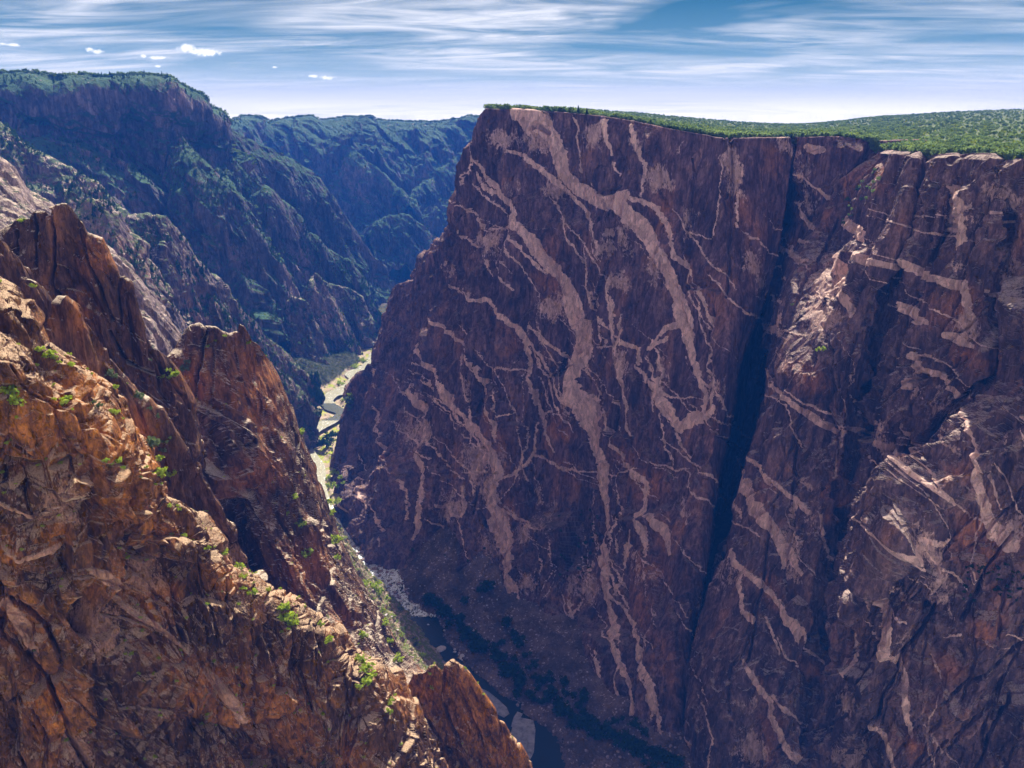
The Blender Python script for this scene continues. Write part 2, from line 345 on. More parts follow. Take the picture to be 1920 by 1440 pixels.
J_P3 = joints([(3,[(52,900,3),(54,922,3),(67,964,3),(90,975,3),(112,971,2)]),(3,[(240,1200,3),(210,1260,4),(187,1305,4)]),(3,[(187,1155,2),(270,1170,3),(322,1192,3)]),(5,[(22,1117,5),(86,1174,7),(110,1220,7),(124,1250,5)]),
 (6,[(0,1177,6),(49,1230,7),(94,1297,8),(124,1350,8),(157,1440,8)]),(4,[(375,1042,3),(397,1162,4),(412,1237,4)]),(4,[(480,1170,3),(470,1260,4),(488,1312,4)]),(4,[(0,859,4),(56,869,5),(100,869,5),(133,863,3)]),(3,[(0,803,3),(60,847,4)]),
 (3,[(44,727,3),(125,767,3),(169,787,3)]),(4,[(245,1330,4),(255,1300,4),(300,1240,3),(340,1230,3)]),(5,[(290,1180,2),(292,1215,4)]),(5,[(312,1150,2),(314,1205,5),(318,1170,3)]),(5,[(330,1150,2),(334,1200,4)]),(4,[(345,1290,4),(362,1370,6),(392,1400,6)]),
 (5,[(440,1340,5),(456,1380,7),(480,1400,6)]),(3,[(160,900,3),(175,960,3),(180,1010,3)]),(3,[(225,1010,2),(220,1060,3),(235,1110,3)]),(4,[(570,1200,3),(565,1260,4),(590,1330,4)]),(4,[(640,1260,3),(655,1330,4),(650,1400,4)]),(4,[(60,1330,4),(90,1400,7),(80,1440,8)]),
 (3,[(300,960,3),(310,1000,4),(330,1040,3)]),(3,[(20,690,3),(60,740,3)]),(4,[(205,860,2),(207,890,4)]),(4,[(226,770,3),(240,840,4),(262,900,4)])])
J_P1 = joints([(10,[(97,396,3),(101,460,4),(108,520,4),(116,580,5)]),(6,[(65,402,2),(70,450,3),(78,500,3)]),(7,[(150,430,2),(162,480,3),(190,540,4),(210,600,5)]),(7,[(205,620,4),(240,680,6),(290,700,5)]),(9,[(190,690,8),(250,730,10),(310,790,10),(350,860,10)]),(6,[(30,430,3),(45,520,3)])])
J_P2 = joints([(8,[(386,620,4),(384,680,4),(386,740,5),(392,772,6)]),(5,[(402,640,2),(408,740,3),(415,820,4)]),(4,[(440,650,2),(450,720,3),(470,760,4),(500,800,3)]),(6,[(444,708,10),(450,712,8)]),(8,[(464,834,9),(472,830,6)]),(5,[(480,700,2),(496,780,3),(520,860,3)]),
 (6,[(520,960,4),(560,1040,5),(600,1130,5)]),(7,[(560,930,4),(600,1010,5),(650,1100,5),(690,1170,5)]),(6,[(605,960,3),(640,1040,4),(700,1150,4)]),(5,[(500,1080,4),(540,1150,5)]),(5,[(420,900,4),(450,960,5)]),(5,[(540,780,2),(560,860,3),(590,950,3)])])
J_T = joints([(4,[(830,1262,3),(832,1310,4),(850,1360,5),(880,1420,5)]),(4,[(858,1290,3),(880,1330,5),(900,1380,6)]),(3,[(905,1320,2),(915,1370,3),(940,1420,3)]),(4,[(840,1400,8),(860,1430,10)]),(3,[(785,1300,2),(800,1360,3)]),(3,[(948,1385,3),(950,1420,3)])])
rj = random.Random(41)
def random_lines(vm, n, poly, ang, spread, ln, wd, ch, val=1., jag=.25, soft=2.2):
    """n wandering lines inside the pixel box poly, heading ang degrees from straight down"""
    x0, y0, x1, y1 = poly
    for _ in range(n):
        x, y = rj.uniform(x0, x1), rj.uniform(y0, y1); a = math.radians(ang+rj.gauss(0, spread)); L = rj.uniform(*ln); w = rj.uniform(*wd); pts = []; k = int(L/14)+2
        for i in range(k):
            pts.append((x, y, w*(1-abs(2*i/k-1)**3*.6))); a += rj.gauss(0, jag); x += math.sin(a)*14; y += math.cos(a)*14
        vm.line(pts, ch, soft=soft, val=val)
random_lines(VM, 48, (850, 260, 1350, 900), 26, 16, (60, 260), (1.0, 4.2), 0, jag=.13)
random_lines(VM, 30, (680, 560, 1150, 1000), 30, 16, (60, 240), (1.0, 3.6), 0, jag=.14)
random_lines(VM, 30, (1050, 900, 1320, 1380), 14, 12, (60, 220), (1.0, 3.8), 0, jag=.12)
random_lines(VM, 44, (1380, 380, 1900, 1420), 34, 20, (40, 200), (1.2, 4.5), 0, jag=.14)
for _ in range(85):
    x_, y_ = rj.uniform(700, 1900), rj.uniform(260, 1380); r_ = rj.uniform(10, 40); a_ = math.radians(rj.gauss(14, 14))
    VM.line([(x_, y_, r_), (x_+math.sin(a_)*r_*1.8, y_+math.cos(a_)*r_*1.8, r_*.5)], rj.choice((1, 2, 2)), soft=r_*.45, val=rj.uniform(.5, .95))
random_lines(J_MAIN, 60, (680, 240, 1400, 1000), 3, 8, (70, 260), (2, 4.5), 0, val=4.5/30, jag=.08)
random_lines(J_MAIN, 30, (900, 800, 1330, 1380), -6, 8, (70, 220), (2, 5), 0, val=5/30., jag=.08)
random_lines(J_BUTT, 75, (1420, 300, 1920, 1350), -20, 9, (70, 260), (2, 5), 0, val=5/30., jag=.08)
random_lines(J_LOW, 35, (1560, 900, 1930, 1430), -26, 14, (60, 220), (2, 5), 0, val=5/30., jag=.1)
random_lines(J_P3, 26, (0, 680, 700, 1440), 28, 9, (60, 240), (2, 5), 0, val=2.6/30, jag=.12)
random_lines(J_P3, 24, (0, 680, 650, 1440), 84, 14, (50, 170), (2, 4.5), 0, val=2.2/30, jag=.2)
random_lines(J_P3, 20, (0, 680, 650, 1440), -12, 10, (50, 170), (2, 5), 0, val=2.8/30, jag=.12)
random_lines(J_P1, 26, (0, 420, 380, 900), 16, 8, (60, 200), (2, 5), 0, val=4/30., jag=.08)
random_lines(J_P2, 30, (350, 640, 700, 1150), 16, 8, (50, 200), (2, 4.5), 0, val=3.4/30, jag=.08)
J_BANK = VeinMap()
random_lines(J_BANK, 34, (670, 1040, 850, 1260), 32, 10, (30, 120), (1.5, 4), 0, val=3/30., jag=.1)
random_lines(J_T, 12, (780, 1260, 980, 1440), 22, 10, (40, 130), (2, 5), 0, val=2.6/30, jag=.12)
# ------------------------------------------------------------------ materials
def newmat(name):
    m = bpy.data.materials.new(name); m.use_nodes = True
    nt = m.node_tree; nt.nodes.clear()
    return m, nt
class NB:
    def __init__(s, nt): s.nt = nt
    def n(s, t, **k):
        x = s.nt.nodes.new(t)
        for a, b in k.items(): setattr(x, a, b)
        return x
    def l(s, a, b): s.nt.links.new(a, b)
    def coord(s, scale=(1, 1, 1), rot=(0, 0, 0)):
        g = s.n('ShaderNodeNewGeometry'); m = s.n('ShaderNodeMapping')
        m.inputs['Scale'].default_value = scale; m.inputs['Rotation'].default_value = rot
        s.l(g.outputs['Position'], m.inputs['Vector']); return m.outputs[0]
    def noise(s, v, scale, detail=4, rough=.55, dist=0):
        x = s.n('ShaderNodeTexNoise'); x.inputs['Scale'].default_value = scale; x.inputs['Detail'].default_value = detail
        x.inputs['Roughness'].default_value = rough; x.inputs['Distortion'].default_value = dist
        s.l(v, x.inputs['Vector']); return x.outputs['Fac']
    def ramp(s, f, stops, interp='LINEAR'):
        r = s.n('ShaderNodeValToRGB'); r.color_ramp.interpolation = interp
        e = r.color_ramp.elements
        while len(e) < len(stops): e.new(.5)
        for k, (p, c) in enumerate(stops):
            e[k].position = p; e[k].color = (*c, 1) if not isinstance(c, (int, float)) else (c, c, c, 1)
        s.l(f, r.inputs[0]); return r.outputs[0]
    def mix(s, f, a, b, mode='MIX'):
        x = s.n('ShaderNodeMix', data_type='RGBA', blend_type=mode)
        for i, v in ((0, f), (6, a), (7, b)):
            if isinstance(v, (int, float)): x.inputs[i].default_value = v
            elif isinstance(v, tuple): x.inputs[i].default_value = (*v, 1)
            else: s.l(v, x.inputs[i])
        return x.outputs[2]
    def math(s, op, a, b=None, clamp=False):
        x = s.n('ShaderNodeMath', operation=op, use_clamp=clamp)
        for i, v in ((0, a), (1, b)):
            if v is None: continue
            if isinstance(v, (int, float)): x.inputs[i].default_value = v
            else: s.l(v, x.inputs[i])
        return x.outputs[0]
    def out(s, col, rough=.9, bump=None, bdist=1., bstr=1., spec=.15):
        p = s.n('ShaderNodeBsdfPrincipled'); o = s.n('ShaderNodeOutputMaterial')
        if isinstance(col, tuple): p.inputs['Base Color'].default_value = (*col, 1)
        else: s.l(col, p.inputs['Base Color'])
        p.inputs['Roughness'].default_value = rough
        p.inputs['Specular IOR Level'].default_value = spec
        if bump is not None:
            b = s.n('ShaderNodeBump'); b.inputs['Distance'].default_value = bdist; b.inputs['Strength'].default_value = bstr
            s.l(bump, b.inputs['Height']); s.l(b.outputs[0], p.inputs['Normal'])
        s.l(p.outputs[0], o.inputs[0]); return p
def rock(name, dark, mid, light, rust, vein, u=1., green=0., gcol=(.05, .075, .03), stretch=.35, rot=(0, 0, 0), bump=1.6, gain=1., streak=.5, grit=.5, threads=0, toplitc=(.68, .57, .43)):
    """jointed metamorphic rock; u = size of the pattern in units of 10 m"""
    dark = tuple(x*gain*.7 for x in dark); mid, light, rust = [tuple(x*gain for x in c) for c in (mid, light, rust)]
    m, nt = newmat(name); b = NB(nt)
    P = b.coord((1, 1, stretch), rot); P0 = b.coord()
    n1 = b.noise(P, .022/u, 3, .6, .5); n2 = b.noise(P, .10/u, 5, .68, .6); n3 = b.noise(P, .6/u, 3, .75)
    col = b.ramp(n1, [(.38, dark), (.50, mid), (.62, light)])
    c2 = b.ramp(n2, [(.33, dark), (.49, mid), (.66, light)])
    col = b.mix(.68, col, c2)
    Ps = b.coord((1, 1, .05), rot); st = b.noise(Ps, .35/u, 3, .7)
    col = b.mix(b.math('MULTIPLY', b.ramp(st, [(.45, 0.), (.62, 1.)]), streak), col, dark)
    at = b.n('ShaderNodeAttribute', attribute_name='mask'); sep = b.n('ShaderNodeSeparateColor'); b.l(at.outputs['Color'], sep.inputs[0])
    rr = b.math('ADD', b.math('MULTIPLY', sep.outputs[1], .9), b.ramp(n1, [(.56, 0.), (.72, .55)]))
    rr = b.math('MULTIPLY', rr, b.ramp(n2, [(.38, .15), (.58, 1.)]), True)
    col = b.mix(rr, col, rust)
    jit = b.math('ADD', b.math('MULTIPLY', b.math('SUBTRACT', n2, .5), 1.5), b.math('MULTIPLY', b.math('SUBTRACT', n3, .5), 1.3))
    pw = b.math('MULTIPLY', b.ramp(b.math('ADD', sep.outputs[2], jit), [(.42, 0.), (.62, .75)]), b.ramp(sep.outputs[2], [(.02, 0.), (.3, 1.)]))
    col = b.mix(pw, col, tuple(x*.72 for x in vein))
    col = b.mix(.85, col, b.ramp(n3, [(.2, .45), (.5, 1.), (.8, 1.45)]), 'MULTIPLY')
    vv = b.ramp(b.math('ADD', sep.outputs[0], b.math('MULTIPLY', jit, .42)), [(.40, 0.), (.52, 1.)])
    vc = b.mix(b.ramp(n2, [(.35, 0.), (.65, 1.)]), vein, tuple(min(1, x*.75) for x in vein))
    vc = b.mix(.6, vc, b.ramp(n3, [(.25, .6), (.5, 1.), (.8, 1.2)]), 'MULTIPLY')
    col = b.mix(vv, col, vc)
    if threads:       # thin winding dikelets
        Pt = b.coord((1.2, 1, .42), (0, R(-28), 0)); t1 = b.noise(Pt, .012/u, 3, .55, .1); t2 = b.noise(Pt, .02/u, 3, .5, .1)
        a1 = b.ramp(b.math('ABSOLUTE', b.math('SUBTRACT', t1, .5)), [(.0022, 1.), (.0055, 0.)]); a2 = b.ramp(b.math('ABSOLUTE', b.math('SUBTRACT', t2, .46)), [(.002, 1.), (.006, 0.)])
        th = b.math('MULTIPLY', b.math('MAXIMUM', a1, b.math('MULTIPLY', a2, b.ramp(n1, [(.5, 0.), (.55, 1.)]))), b.math('MULTIPLY', b.ramp(n3, [(.3, .3), (.5, 1.)]), threads))
        col = b.mix(th, col, tuple(x*.8 for x in vein))
    # joint blocks of slightly different tone, dark joints between them
    vo = b.n('ShaderNodeTexVoronoi', feature='DISTANCE_TO_EDGE'); vo.inputs['Scale'].default_value = .13/u
    mx = b.n('ShaderNodeVectorMath', operation='ADD'); nz = b.n('ShaderNodeTexNoise'); nz.inputs['Scale'].default_value = .12/u
    sc = b.n('ShaderNodeVectorMath', operation='SCALE'); sc.inputs['Scale'].default_value = 9*u
    b.l(P, nz.inputs['Vector']); b.l(nz.outputs['Color'], sc.inputs[0]); b.l(sc.outputs[0], mx.inputs[0]); b.l(P, mx.inputs[1]); b.l(mx.outputs[0], vo.inputs['Vector'])
    jt = b.ramp(vo.outputs['Distance'], [(.0, 0.), (.03, 1.)])
    vc2 = b.n('ShaderNodeTexVoronoi'); vc2.inputs['Scale'].default_value = .30/u; b.l(mx.outputs[0], vc2.inputs['Vector'])
    sv = b.n('ShaderNodeSeparateColor'); b.l(vc2.outputs['Color'], sv.inputs[0])
    col = b.mix(.8, col, b.ramp(sv.outputs[0], [(.0, .62), (.5, 1.), (1., 1.35)]), 'MULTIPLY')
    col = b.mix(b.math('MULTIPLY', b.math('SUBTRACT', 1., jt), .3), col, tuple(x*.35 for x in dark))
    if grit > 0:      # pale ledge dirt and lichen, made brighter: sunlight on crests put into the colour
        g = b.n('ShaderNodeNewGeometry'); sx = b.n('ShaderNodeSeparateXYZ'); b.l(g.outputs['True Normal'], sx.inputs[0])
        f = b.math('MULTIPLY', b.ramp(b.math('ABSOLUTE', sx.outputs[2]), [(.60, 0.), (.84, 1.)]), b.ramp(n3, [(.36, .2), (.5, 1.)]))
        col = b.mix(b.math('MULTIPLY', f, grit), col, toplitc)
    if green > 0:
        g = b.n('ShaderNodeNewGeometry'); sx = b.n('ShaderNodeSeparateXYZ'); b.l(g.outputs['True Normal'], sx.inputs[0])
        up = b.math('ABSOLUTE', sx.outputs[2])
        gn = b.noise(P0, .09/u, 3, .75); 
        f = b.math('MULTIPLY', b.ramp(up, [(.42, 0.), (.72, 1.)]), b.ramp(gn, [(.62-.3*green, 0.), (.68-.3*green, 1.)]))
        col = b.mix(b.math('MULTIPLY', f, .9), col, gcol)
    h = b.math('ADD', b.math('MULTIPLY', n2, 2.), b.math('MULTIPLY', n3, .9))
    h = b.math('ADD', h, b.math('MULTIPLY', jt, .15)); h = b.math('ADD', h, b.math('MULTIPLY', st, .8)); h = b.math('ADD', h, b.math('MULTIPLY', sv.outputs[0], .55))
    b.out(col, .92, h, bump*u, .9)
    return m
M = {}
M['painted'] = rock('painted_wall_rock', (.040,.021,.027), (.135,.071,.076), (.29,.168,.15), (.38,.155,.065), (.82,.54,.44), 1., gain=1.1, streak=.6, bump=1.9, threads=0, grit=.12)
M['right'] = rock('buttress_rock', (.036,.021,.024), (.120,.066,.066), (.28,.17,.145), (.38,.14,.055), (.74,.47,.37), .9, gain=1.1, stretch=.4, rot=(0, R(-12), 0), streak=.5, grit=.45, toplitc=(.70, .56, .46))
M['fore'] = rock('foreground_rock', (.028,.014,.011), (.092,.040,.020), (.25,.115,.050), (.48,.170,.028), (.52,.28,.17), .32, gain=1., stretch=.45, streak=.5, bump=1.9, grit=.8, toplitc=(.66, .47, .30))
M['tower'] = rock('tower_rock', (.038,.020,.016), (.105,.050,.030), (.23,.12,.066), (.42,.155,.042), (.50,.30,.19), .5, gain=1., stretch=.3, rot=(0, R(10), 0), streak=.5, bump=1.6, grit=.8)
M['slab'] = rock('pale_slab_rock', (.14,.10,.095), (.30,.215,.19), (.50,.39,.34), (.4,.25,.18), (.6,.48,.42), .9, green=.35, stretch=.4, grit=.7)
M['far'] = rock('far_rock', (.032,.032,.045), (.085,.070,.085), (.24,.18,.18), (.30,.18,.15), (.42,.36,.34), 2.6, gain=1.1, green=1.05, gcol=(.035,.10,.04), grit=.3)  # bluish tones put part of the distance haze into the rock colour
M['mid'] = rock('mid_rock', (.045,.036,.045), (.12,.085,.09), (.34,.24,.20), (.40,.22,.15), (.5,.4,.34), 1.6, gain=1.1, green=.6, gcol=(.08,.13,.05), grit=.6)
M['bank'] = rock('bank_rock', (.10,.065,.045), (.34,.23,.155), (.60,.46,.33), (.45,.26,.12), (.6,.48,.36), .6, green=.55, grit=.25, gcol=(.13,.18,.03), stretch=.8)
def simple(name, stops, scale, rough=.9, bump=0, det=5):
    m, nt = newmat(name); b = NB(nt); P = b.coord()
    f = b.noise(P, scale, det, .7, .3)
    b.out(b.ramp(f, stops), rough, f if bump else None, bump or 1, 1.)
    return m

# ------------------------------------------------------------------ ROCK MASSES
def disp_rock(big, levels, axis, k=.45, seed=0, rough=.5, rs=4., bigs=120., vert=.35, crack=.16):
    ax = np.array(axis, float); ax /= np.linalg.norm(ax)
    def f(P):
        t = (P @ ax.astype(np.float32))[:, None]
        Qs = (P - ax*t*(1-vert)).astype(np.float32)
        d = big*ridged(Qs/bigs, 3, seed+50) if big else 0
        for i, (c, a) in enumerate(levels):
            d = d + fracture(P, c, a, ax, k, seed+i*7, crack)
        return d + rough*fbm(P/rs, 3, seed+80)
    return f
def cols_to_net(cols):
    return np.array([[W(*p) for p in c] for c in cols]).transpose(1, 0, 2)
def net_rows(C, n=400):
    """smooth control net across the columns -> dense rows"""
    A = C.transpose(1, 0, 2)
    t = np.r_[0, np.cumsum(np.linalg.norm(np.diff(A, axis=0), axis=2).mean(1))]
    return hermite(A, t, np.linspace(0, t[-1], n), .6).transpose(1, 0, 2)
_old_resample = resample
def resample(poly, n):
    if isinstance(poly, np.ndarray) and len(poly) > 300:
        t = np.linspace(0, 1, len(poly)); T = np.linspace(0, 1, n)
        return np.stack([np.interp(T, t, poly[:, k]) for k in range(3)], 1)
    return _old_resample(poly, n)
def wall(name, cols, mat, disp, left=(70, 130, -8), left2=(260, 380, -20), right=None, top=30, **kw):
    C = cols_to_net(cols)
    if left is not None:
        C = np.concatenate([C[:, :1]+np.array(left2), C[:, :1]+np.array(left), C], 1)
    if right is not None:
        C = np.concatenate([C, C[:, -1:]+np.array(right)], 1)
    Cd = net_rows(C)
    t = Cd[0]+np.array((0, top, -4.)); t2 = Cd[0]+np.array((0, top*.25, .5))
    b = Cd[-1].copy(); b[:, 2] = -640; b[:, 1] -= 15
    e = Cd[0]*.96+Cd[1]*.04; e2 = Cd[0]*.86+Cd[1]*.14
    return sheet(name, [t, t2, Cd[0], e, e2]+[r for r in Cd[1:]]+[b], mat, disp, krow=.5, wrow=[.05, .05, .06, .3, .8]+[1]*(len(Cd)), **kw)

MAIN = [
 [(910,204,1092),(862,298,1140),(827,454,1220),(742,545,1340),(693,669,1370),(627,845,1390)],
 [(935,205,1085),(905,330,1095),(872,500,1130),(800,620,1200),(735,790,1230),(643,915,1250)],
 [(1000,207,1060),(960,340,1045),(900,520,1050),(840,680,1062),(760,850,1085),(662,1026,1045)],
 [(1080,212,1025),(1050,360,1008),(1000,560,1003),(940,740,992),(860,900,985),(745,1055,985)],
 [(1170,224,990),(1150,380,975),(1110,580,966),(1060,780,960),(990,980,935),(900,1130,915)],
 [(1250,240,955),(1240,400,937),(1210,620,912),(1180,830,890),(1140,1050,850),(1060,1240,805)],
 [(1320,252,925),(1315,430,900),(1300,660,860),(1275,880,812),(1230,1130,745),(1145,1330,705)],
 [(1372,259,900),(1376,460,866),(1352,700,817),(1318,920,764),(1270,1180,700),(1225,1400,655)],
 [(1415,258,896),(1405,460,868),(1354,700,815),(1320,920,762),(1285,1180,699),(1243,1400,653)],
 [(1458,258,905),(1436,460,885),(1370,700,825),(1331,920,768),(1294,1180,702),(1262,1400,654)],
 [(1464,258,935),(1444,460,990),(1377,700,970),(1340,920,910),(1305,1180,800),(1266,1400,700)],
 [(1470,258,1000),(1449,440,1150),(1391,680,1220),(1355,900,1170),(1309,1150,1020),(1270,1360,850)]]
wall('canyon_wall', MAIN, M['painted'], disp_rock(7, [(75, 15), (26, 6.5), (9, 2.4)], (.12, 0, 1), .4, 11, .6, 3.5, 140), px=1.25, veins=VM, sid='main', wcol=[.5]*4+[.7]+[1]*5+[.6,.35,.3,.3,.3,.3], carve=J_MAIN,
     label='sheer purple brown canyon wall striped by pale pink dikes above the river', right=(30, 60, 0))
RECESS = [
 [(1458,258,1090),(1420,440,1270),(1370,650,1330),(1335,870,1280),(1290,1120,1100),(1250,1350,920)],
 [(1480,257,1050),(1468,440,1230),(1450,650,1270),(1428,850,1210),(1348,1100,1040),(1292,1330,870)],
 [(1487,257,945),(1476,400,985),(1456,600,1000),(1436,830,950),(1353,1090,830),(1295,1380,730)],
 [(1510,257,922),(1490,400,915),(1470,600,905),(1450,830,870),(1376,1090,770),(1308,1380,692)],
 [(1560,256,915),(1550,400,905),(1530,600,890),(1500,830,850),(1450,1090,780),(1400,1380,700)],
 [(1640,264,895),(1640,400,900),(1640,600,900),(1640,830,870),(1600,1090,800),(1500,1380,720)]]
wall('canyon_wall', RECESS, M['painted'], disp_rock(8, [(60, 12), (22, 5), (8, 1.8)], (.1, 0, 1), .4, 23, .5, 3.5, 110), px=1.5, veins=VM, sid='recess', left=None, wcol=[.2,.3,.4,.8,1,1],
     label='shaded rock face set back beside the dark gully', right=(60, 10, 0))
BUTT = [
 [(1648,282,885),(1583,330,885),(1536,440,880),(1484,570,812),(1467,690,762),(1435,880,715),(1382,1080,670),(1302,1330,640)],
 [(1668,282,868),(1615,340,872),(1568,450,868),(1516,580,790),(1482,700,725),(1452,890,690),(1408,1090,650),(1330,1400,600)],
 [(1690,283,770),(1650,360,778),(1604,460,800),(1560,590,738),(1532,710,704),(1495,890,680),(1455,1090,640),(1410,1400,590)],
 [(1722,286,715),(1700,370,698),(1655,500,695),(1622,620,690),(1602,720,680),(1565,900,652),(1525,1090,622),(1485,1400,575)],
 [(1738,289,722),(1715,390,715),(1675,510,722),(1637,660,708),(1596,830,690),(1572,1000,665),(1545,1150,630),(1505,1400,595)],
 [(1745,290,722),(1722,390,735),(1688,510,745),(1650,660,730),(1612,830,705),(1588,1000,675),(1562,1150,640),(1520,1400,605)],
 [(1765,292,690),(1745,385,680),(1706,520,668),(1670,680,650),(1640,860,630),(1612,1000,612),(1585,1150,600),(1548,1400,575)],
 [(1796,290,670),(1770,370,662),(1738,520,655),(1705,680,635),(1680,860,612),(1650,1000,595),(1620,1150,580),(1590,1400,560)],
 [(1806,291,676),(1782,370,680),(1748,520,672),(1712,680,652),(1700,860,620),(1680,1000,600),(1650,1150,590),(1620,1400,570)],
 [(1822,290,650),(1808,370,636),(1780,520,622),(1752,680,608),(1740,860,592),(1730,1000,585),(1700,1150,580),(1680,1400,560)],
 [(1862,290,625),(1858,380,612),(1850,520,596),(1838,680,582),(1820,860,575),(1800,1000,570),(1780,1150,570),(1760,1400,560)],
 [(1880,292,628),(1884,380,622),(1880,520,610),(1865,680,600),(1840,860,590),(1830,1000,580),(1810,1150,580),(1790,1400,570)],
 [(1935,301,590),(1945,400,572),(1950,520,556),(1950,680,545),(1945,860,540),(1940,1000,540),(1940,1150,540),(1940,1400,540)],
 [(2120,312,530),(2130,400,515),(2140,520,500),(2150,680,490),(2150,860,485),(2150,1000,480),(2150,1150,480),(2150,1400,480)]]
wall('canyon_wall', BUTT, M['right'], disp_rock(9, [(55, 12), (19, 5.5), (7, 2.0)], (.28, -.1, 1), .35, 37, .5, 3., 90), px=1.3, veins=VM, sid='butt', wcol=[.45]*6+[.55,.8]+[1]*8, carve=J_BUTT, left=(40, 140, -10), left2=(120, 260, -20),
     label='ribbed buttress of dark rock right of the gully with a sunlit pale shoulder', right=(80, -60, 0))
top = [(1572,1165,600),(1590,1100,568),(1640,1012,550),(1700,935,540),(1780,863,530),(1850,800,518),(1920,742,508),(2060,640,492),(2200,560,480)]
mid = [(1545,1280,593),(1600,1170,557.4),(1660,1090,539.667),(1730,1040,529.25),(1800,990,519.571),(1880,930,506.714),(1960,880,496.429),(2080,820,483.286),(2230,760,473)]
mi2 = [(1520,1400,583),(1590,1300,551),(1670,1240,528),(1750,1200,516.75),(1830,1160,504.429),(1900,1120,493.857),(1980,1080,484.143),(2100,1040,471.571),(2240,1000,463)]
bot = [(1500,1500,570),(1580,1480,548.667),(1660,1470,516.667),(1750,1460,503.75),(1850,1450,488),(1940,1440,475.714),(2020,1430,466.571),(2130,1420,456),(2260,1400,450)]
sheet('canyon_wall', [shift(PX(top), 30, 90, -30), shift(PX(top), 6, 16, 0), PX(top), PX(mid), PX(mi2), PX(bot), drop(PX(bot), -640, 20)], M['right'],
      disp_rock(8, [(50, 13), (17, 5), (6, 1.7)], (.3, -.1, 1), .5, 53, .5, 3., 80), px=1.4, veins=VM, sid='lower', carve=J_LOW, label='lower block of dark rusty rock below the long diagonal crack')
# talus and river flats
tal_top = [(700,1062,1010),(738,1046,1000),(800,1002,1000),(885,958,985),(918,985,965)]+[(x, y, WZ(x, y, z)[1]) for x, y, z in [(945,1105,-578),(1000,1215,-586),(1080,1305,-590),(1160,1370,-591),(1240,1415,-592),(1340,1470,-592)]]
Lb = [(650,1018),(668,1045),(690,1070),(712,1104),(735,1120),(750,1135),(765,1150),(790,1187),(820,1232),(870,1290),(925,1350),(955,1440),(975,1520)]
Rb = [(666,1022),(690,1028),(720,1040),(745,1060),(755,1090),(762,1120),(790,1140),(820,1155),(835,1185),(850,1215),(880,1247),(960,1310),(1040,1370),(1062,1440),(1090,1520)]
bank_r = [WZ(x, y, -599.) for x, y in [(735,1046),(748,1062),(756,1090),(764,1120),(790,1141),(820,1156),(836,1186),(852,1216),(882,1248),(962,1311),(1042,1371),(1064,1441),(1110,1520)]]
A = np.array(resample(PX(tal_top), 60)); B = np.array(resample(bank_r, 60)); Md = A*.42+B*.58; Md[:, 2] -= 7*np.clip((A[:, 2]+600)/60, 0, 1); M2 = A*.15+B*.85; M2[:, 2] -= 4*np.clip((A[:, 2]+600)/60, 0, 1)
def disp_scree(P): return 3.2*fbm(P/34., 2, 15)+.9*fbm(P/3., 3, 5)+1.6*fbm(P/18., 2, 8)+fracture(P, 3.2, .9, (0, 0, 1), 1., 6, 0)
A0 = A+np.array((45, 70, 12.)); B2 = B.copy(); B2[:, 2] -= 4; B2[:, 1] -= 6; B2[:, 0] -= 4
def talus_mat():
    m, nt = newmat('talus_scree'); b = NB(nt); P = b.coord()
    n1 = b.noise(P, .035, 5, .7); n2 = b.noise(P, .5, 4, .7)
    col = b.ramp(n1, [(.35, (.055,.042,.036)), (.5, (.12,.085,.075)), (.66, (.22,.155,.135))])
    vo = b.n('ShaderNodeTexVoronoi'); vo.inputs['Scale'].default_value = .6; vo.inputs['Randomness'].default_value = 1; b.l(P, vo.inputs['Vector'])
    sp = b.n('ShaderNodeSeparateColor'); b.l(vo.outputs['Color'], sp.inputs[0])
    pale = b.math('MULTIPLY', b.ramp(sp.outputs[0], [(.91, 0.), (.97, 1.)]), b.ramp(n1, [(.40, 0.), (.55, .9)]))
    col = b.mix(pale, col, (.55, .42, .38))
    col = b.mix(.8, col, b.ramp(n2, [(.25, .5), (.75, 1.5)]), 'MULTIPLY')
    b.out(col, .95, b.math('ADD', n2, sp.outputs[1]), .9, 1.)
    return m
M['talus'] = talus_mat()
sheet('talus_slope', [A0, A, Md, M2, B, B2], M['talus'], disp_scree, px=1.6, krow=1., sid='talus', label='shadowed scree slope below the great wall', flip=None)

# river path
Lu = [(694,664),(682,684),(652,698),(649,703),(656,711),(650,720),(622,733),(612,739),(602,748),(603,756),(614,768),(632,775),(624,783),(600,791),(584,804),(573,814),(562,826),(560,838),(567,852),(577,872),(590,900),(601,924),(612,945),(628,985)]
Ru = [(700,668),(692,686),(685,696),(678,708),(674,722),(652,736),(632,741),(623,749),(627,757),(640,765),(656,772),(646,779),(630,791),(604,804),(590,815),(585,828),(584,840),(592,852),(604,868),(608,885),(607,905),(614,925),(622,945),(640,985)]
def rs(poly, n): return _old_resample([(x, y, 0) for x, y in poly], n)[:, :2]
Lp = np.concatenate([np.array(Lu, float), rs(Lb, 24)]); Rp = np.concatenate([np.array(Ru, float), rs(Rb, 24)])
Lw = np.array([WZ(x, y, RIVER) for x, y in Lp]); Rw = np.array([WZ(x, y, RIVER) for x, y in Rp])
far_ext = np.array([(-60., 3600, RIVER), (-260, 2900, RIVER), (-330, 2300, RIVER)])
near_ext = np.array([(150., 470, RIVER), (260, 300, RIVER)])
Cw = np.concatenate([far_ext, (Lw+Rw)/2, near_ext]); Hw = np.r_[14, 14, 14, np.linalg.norm((Lw-Rw)[:, :2], axis=1)/2, 20, 20]
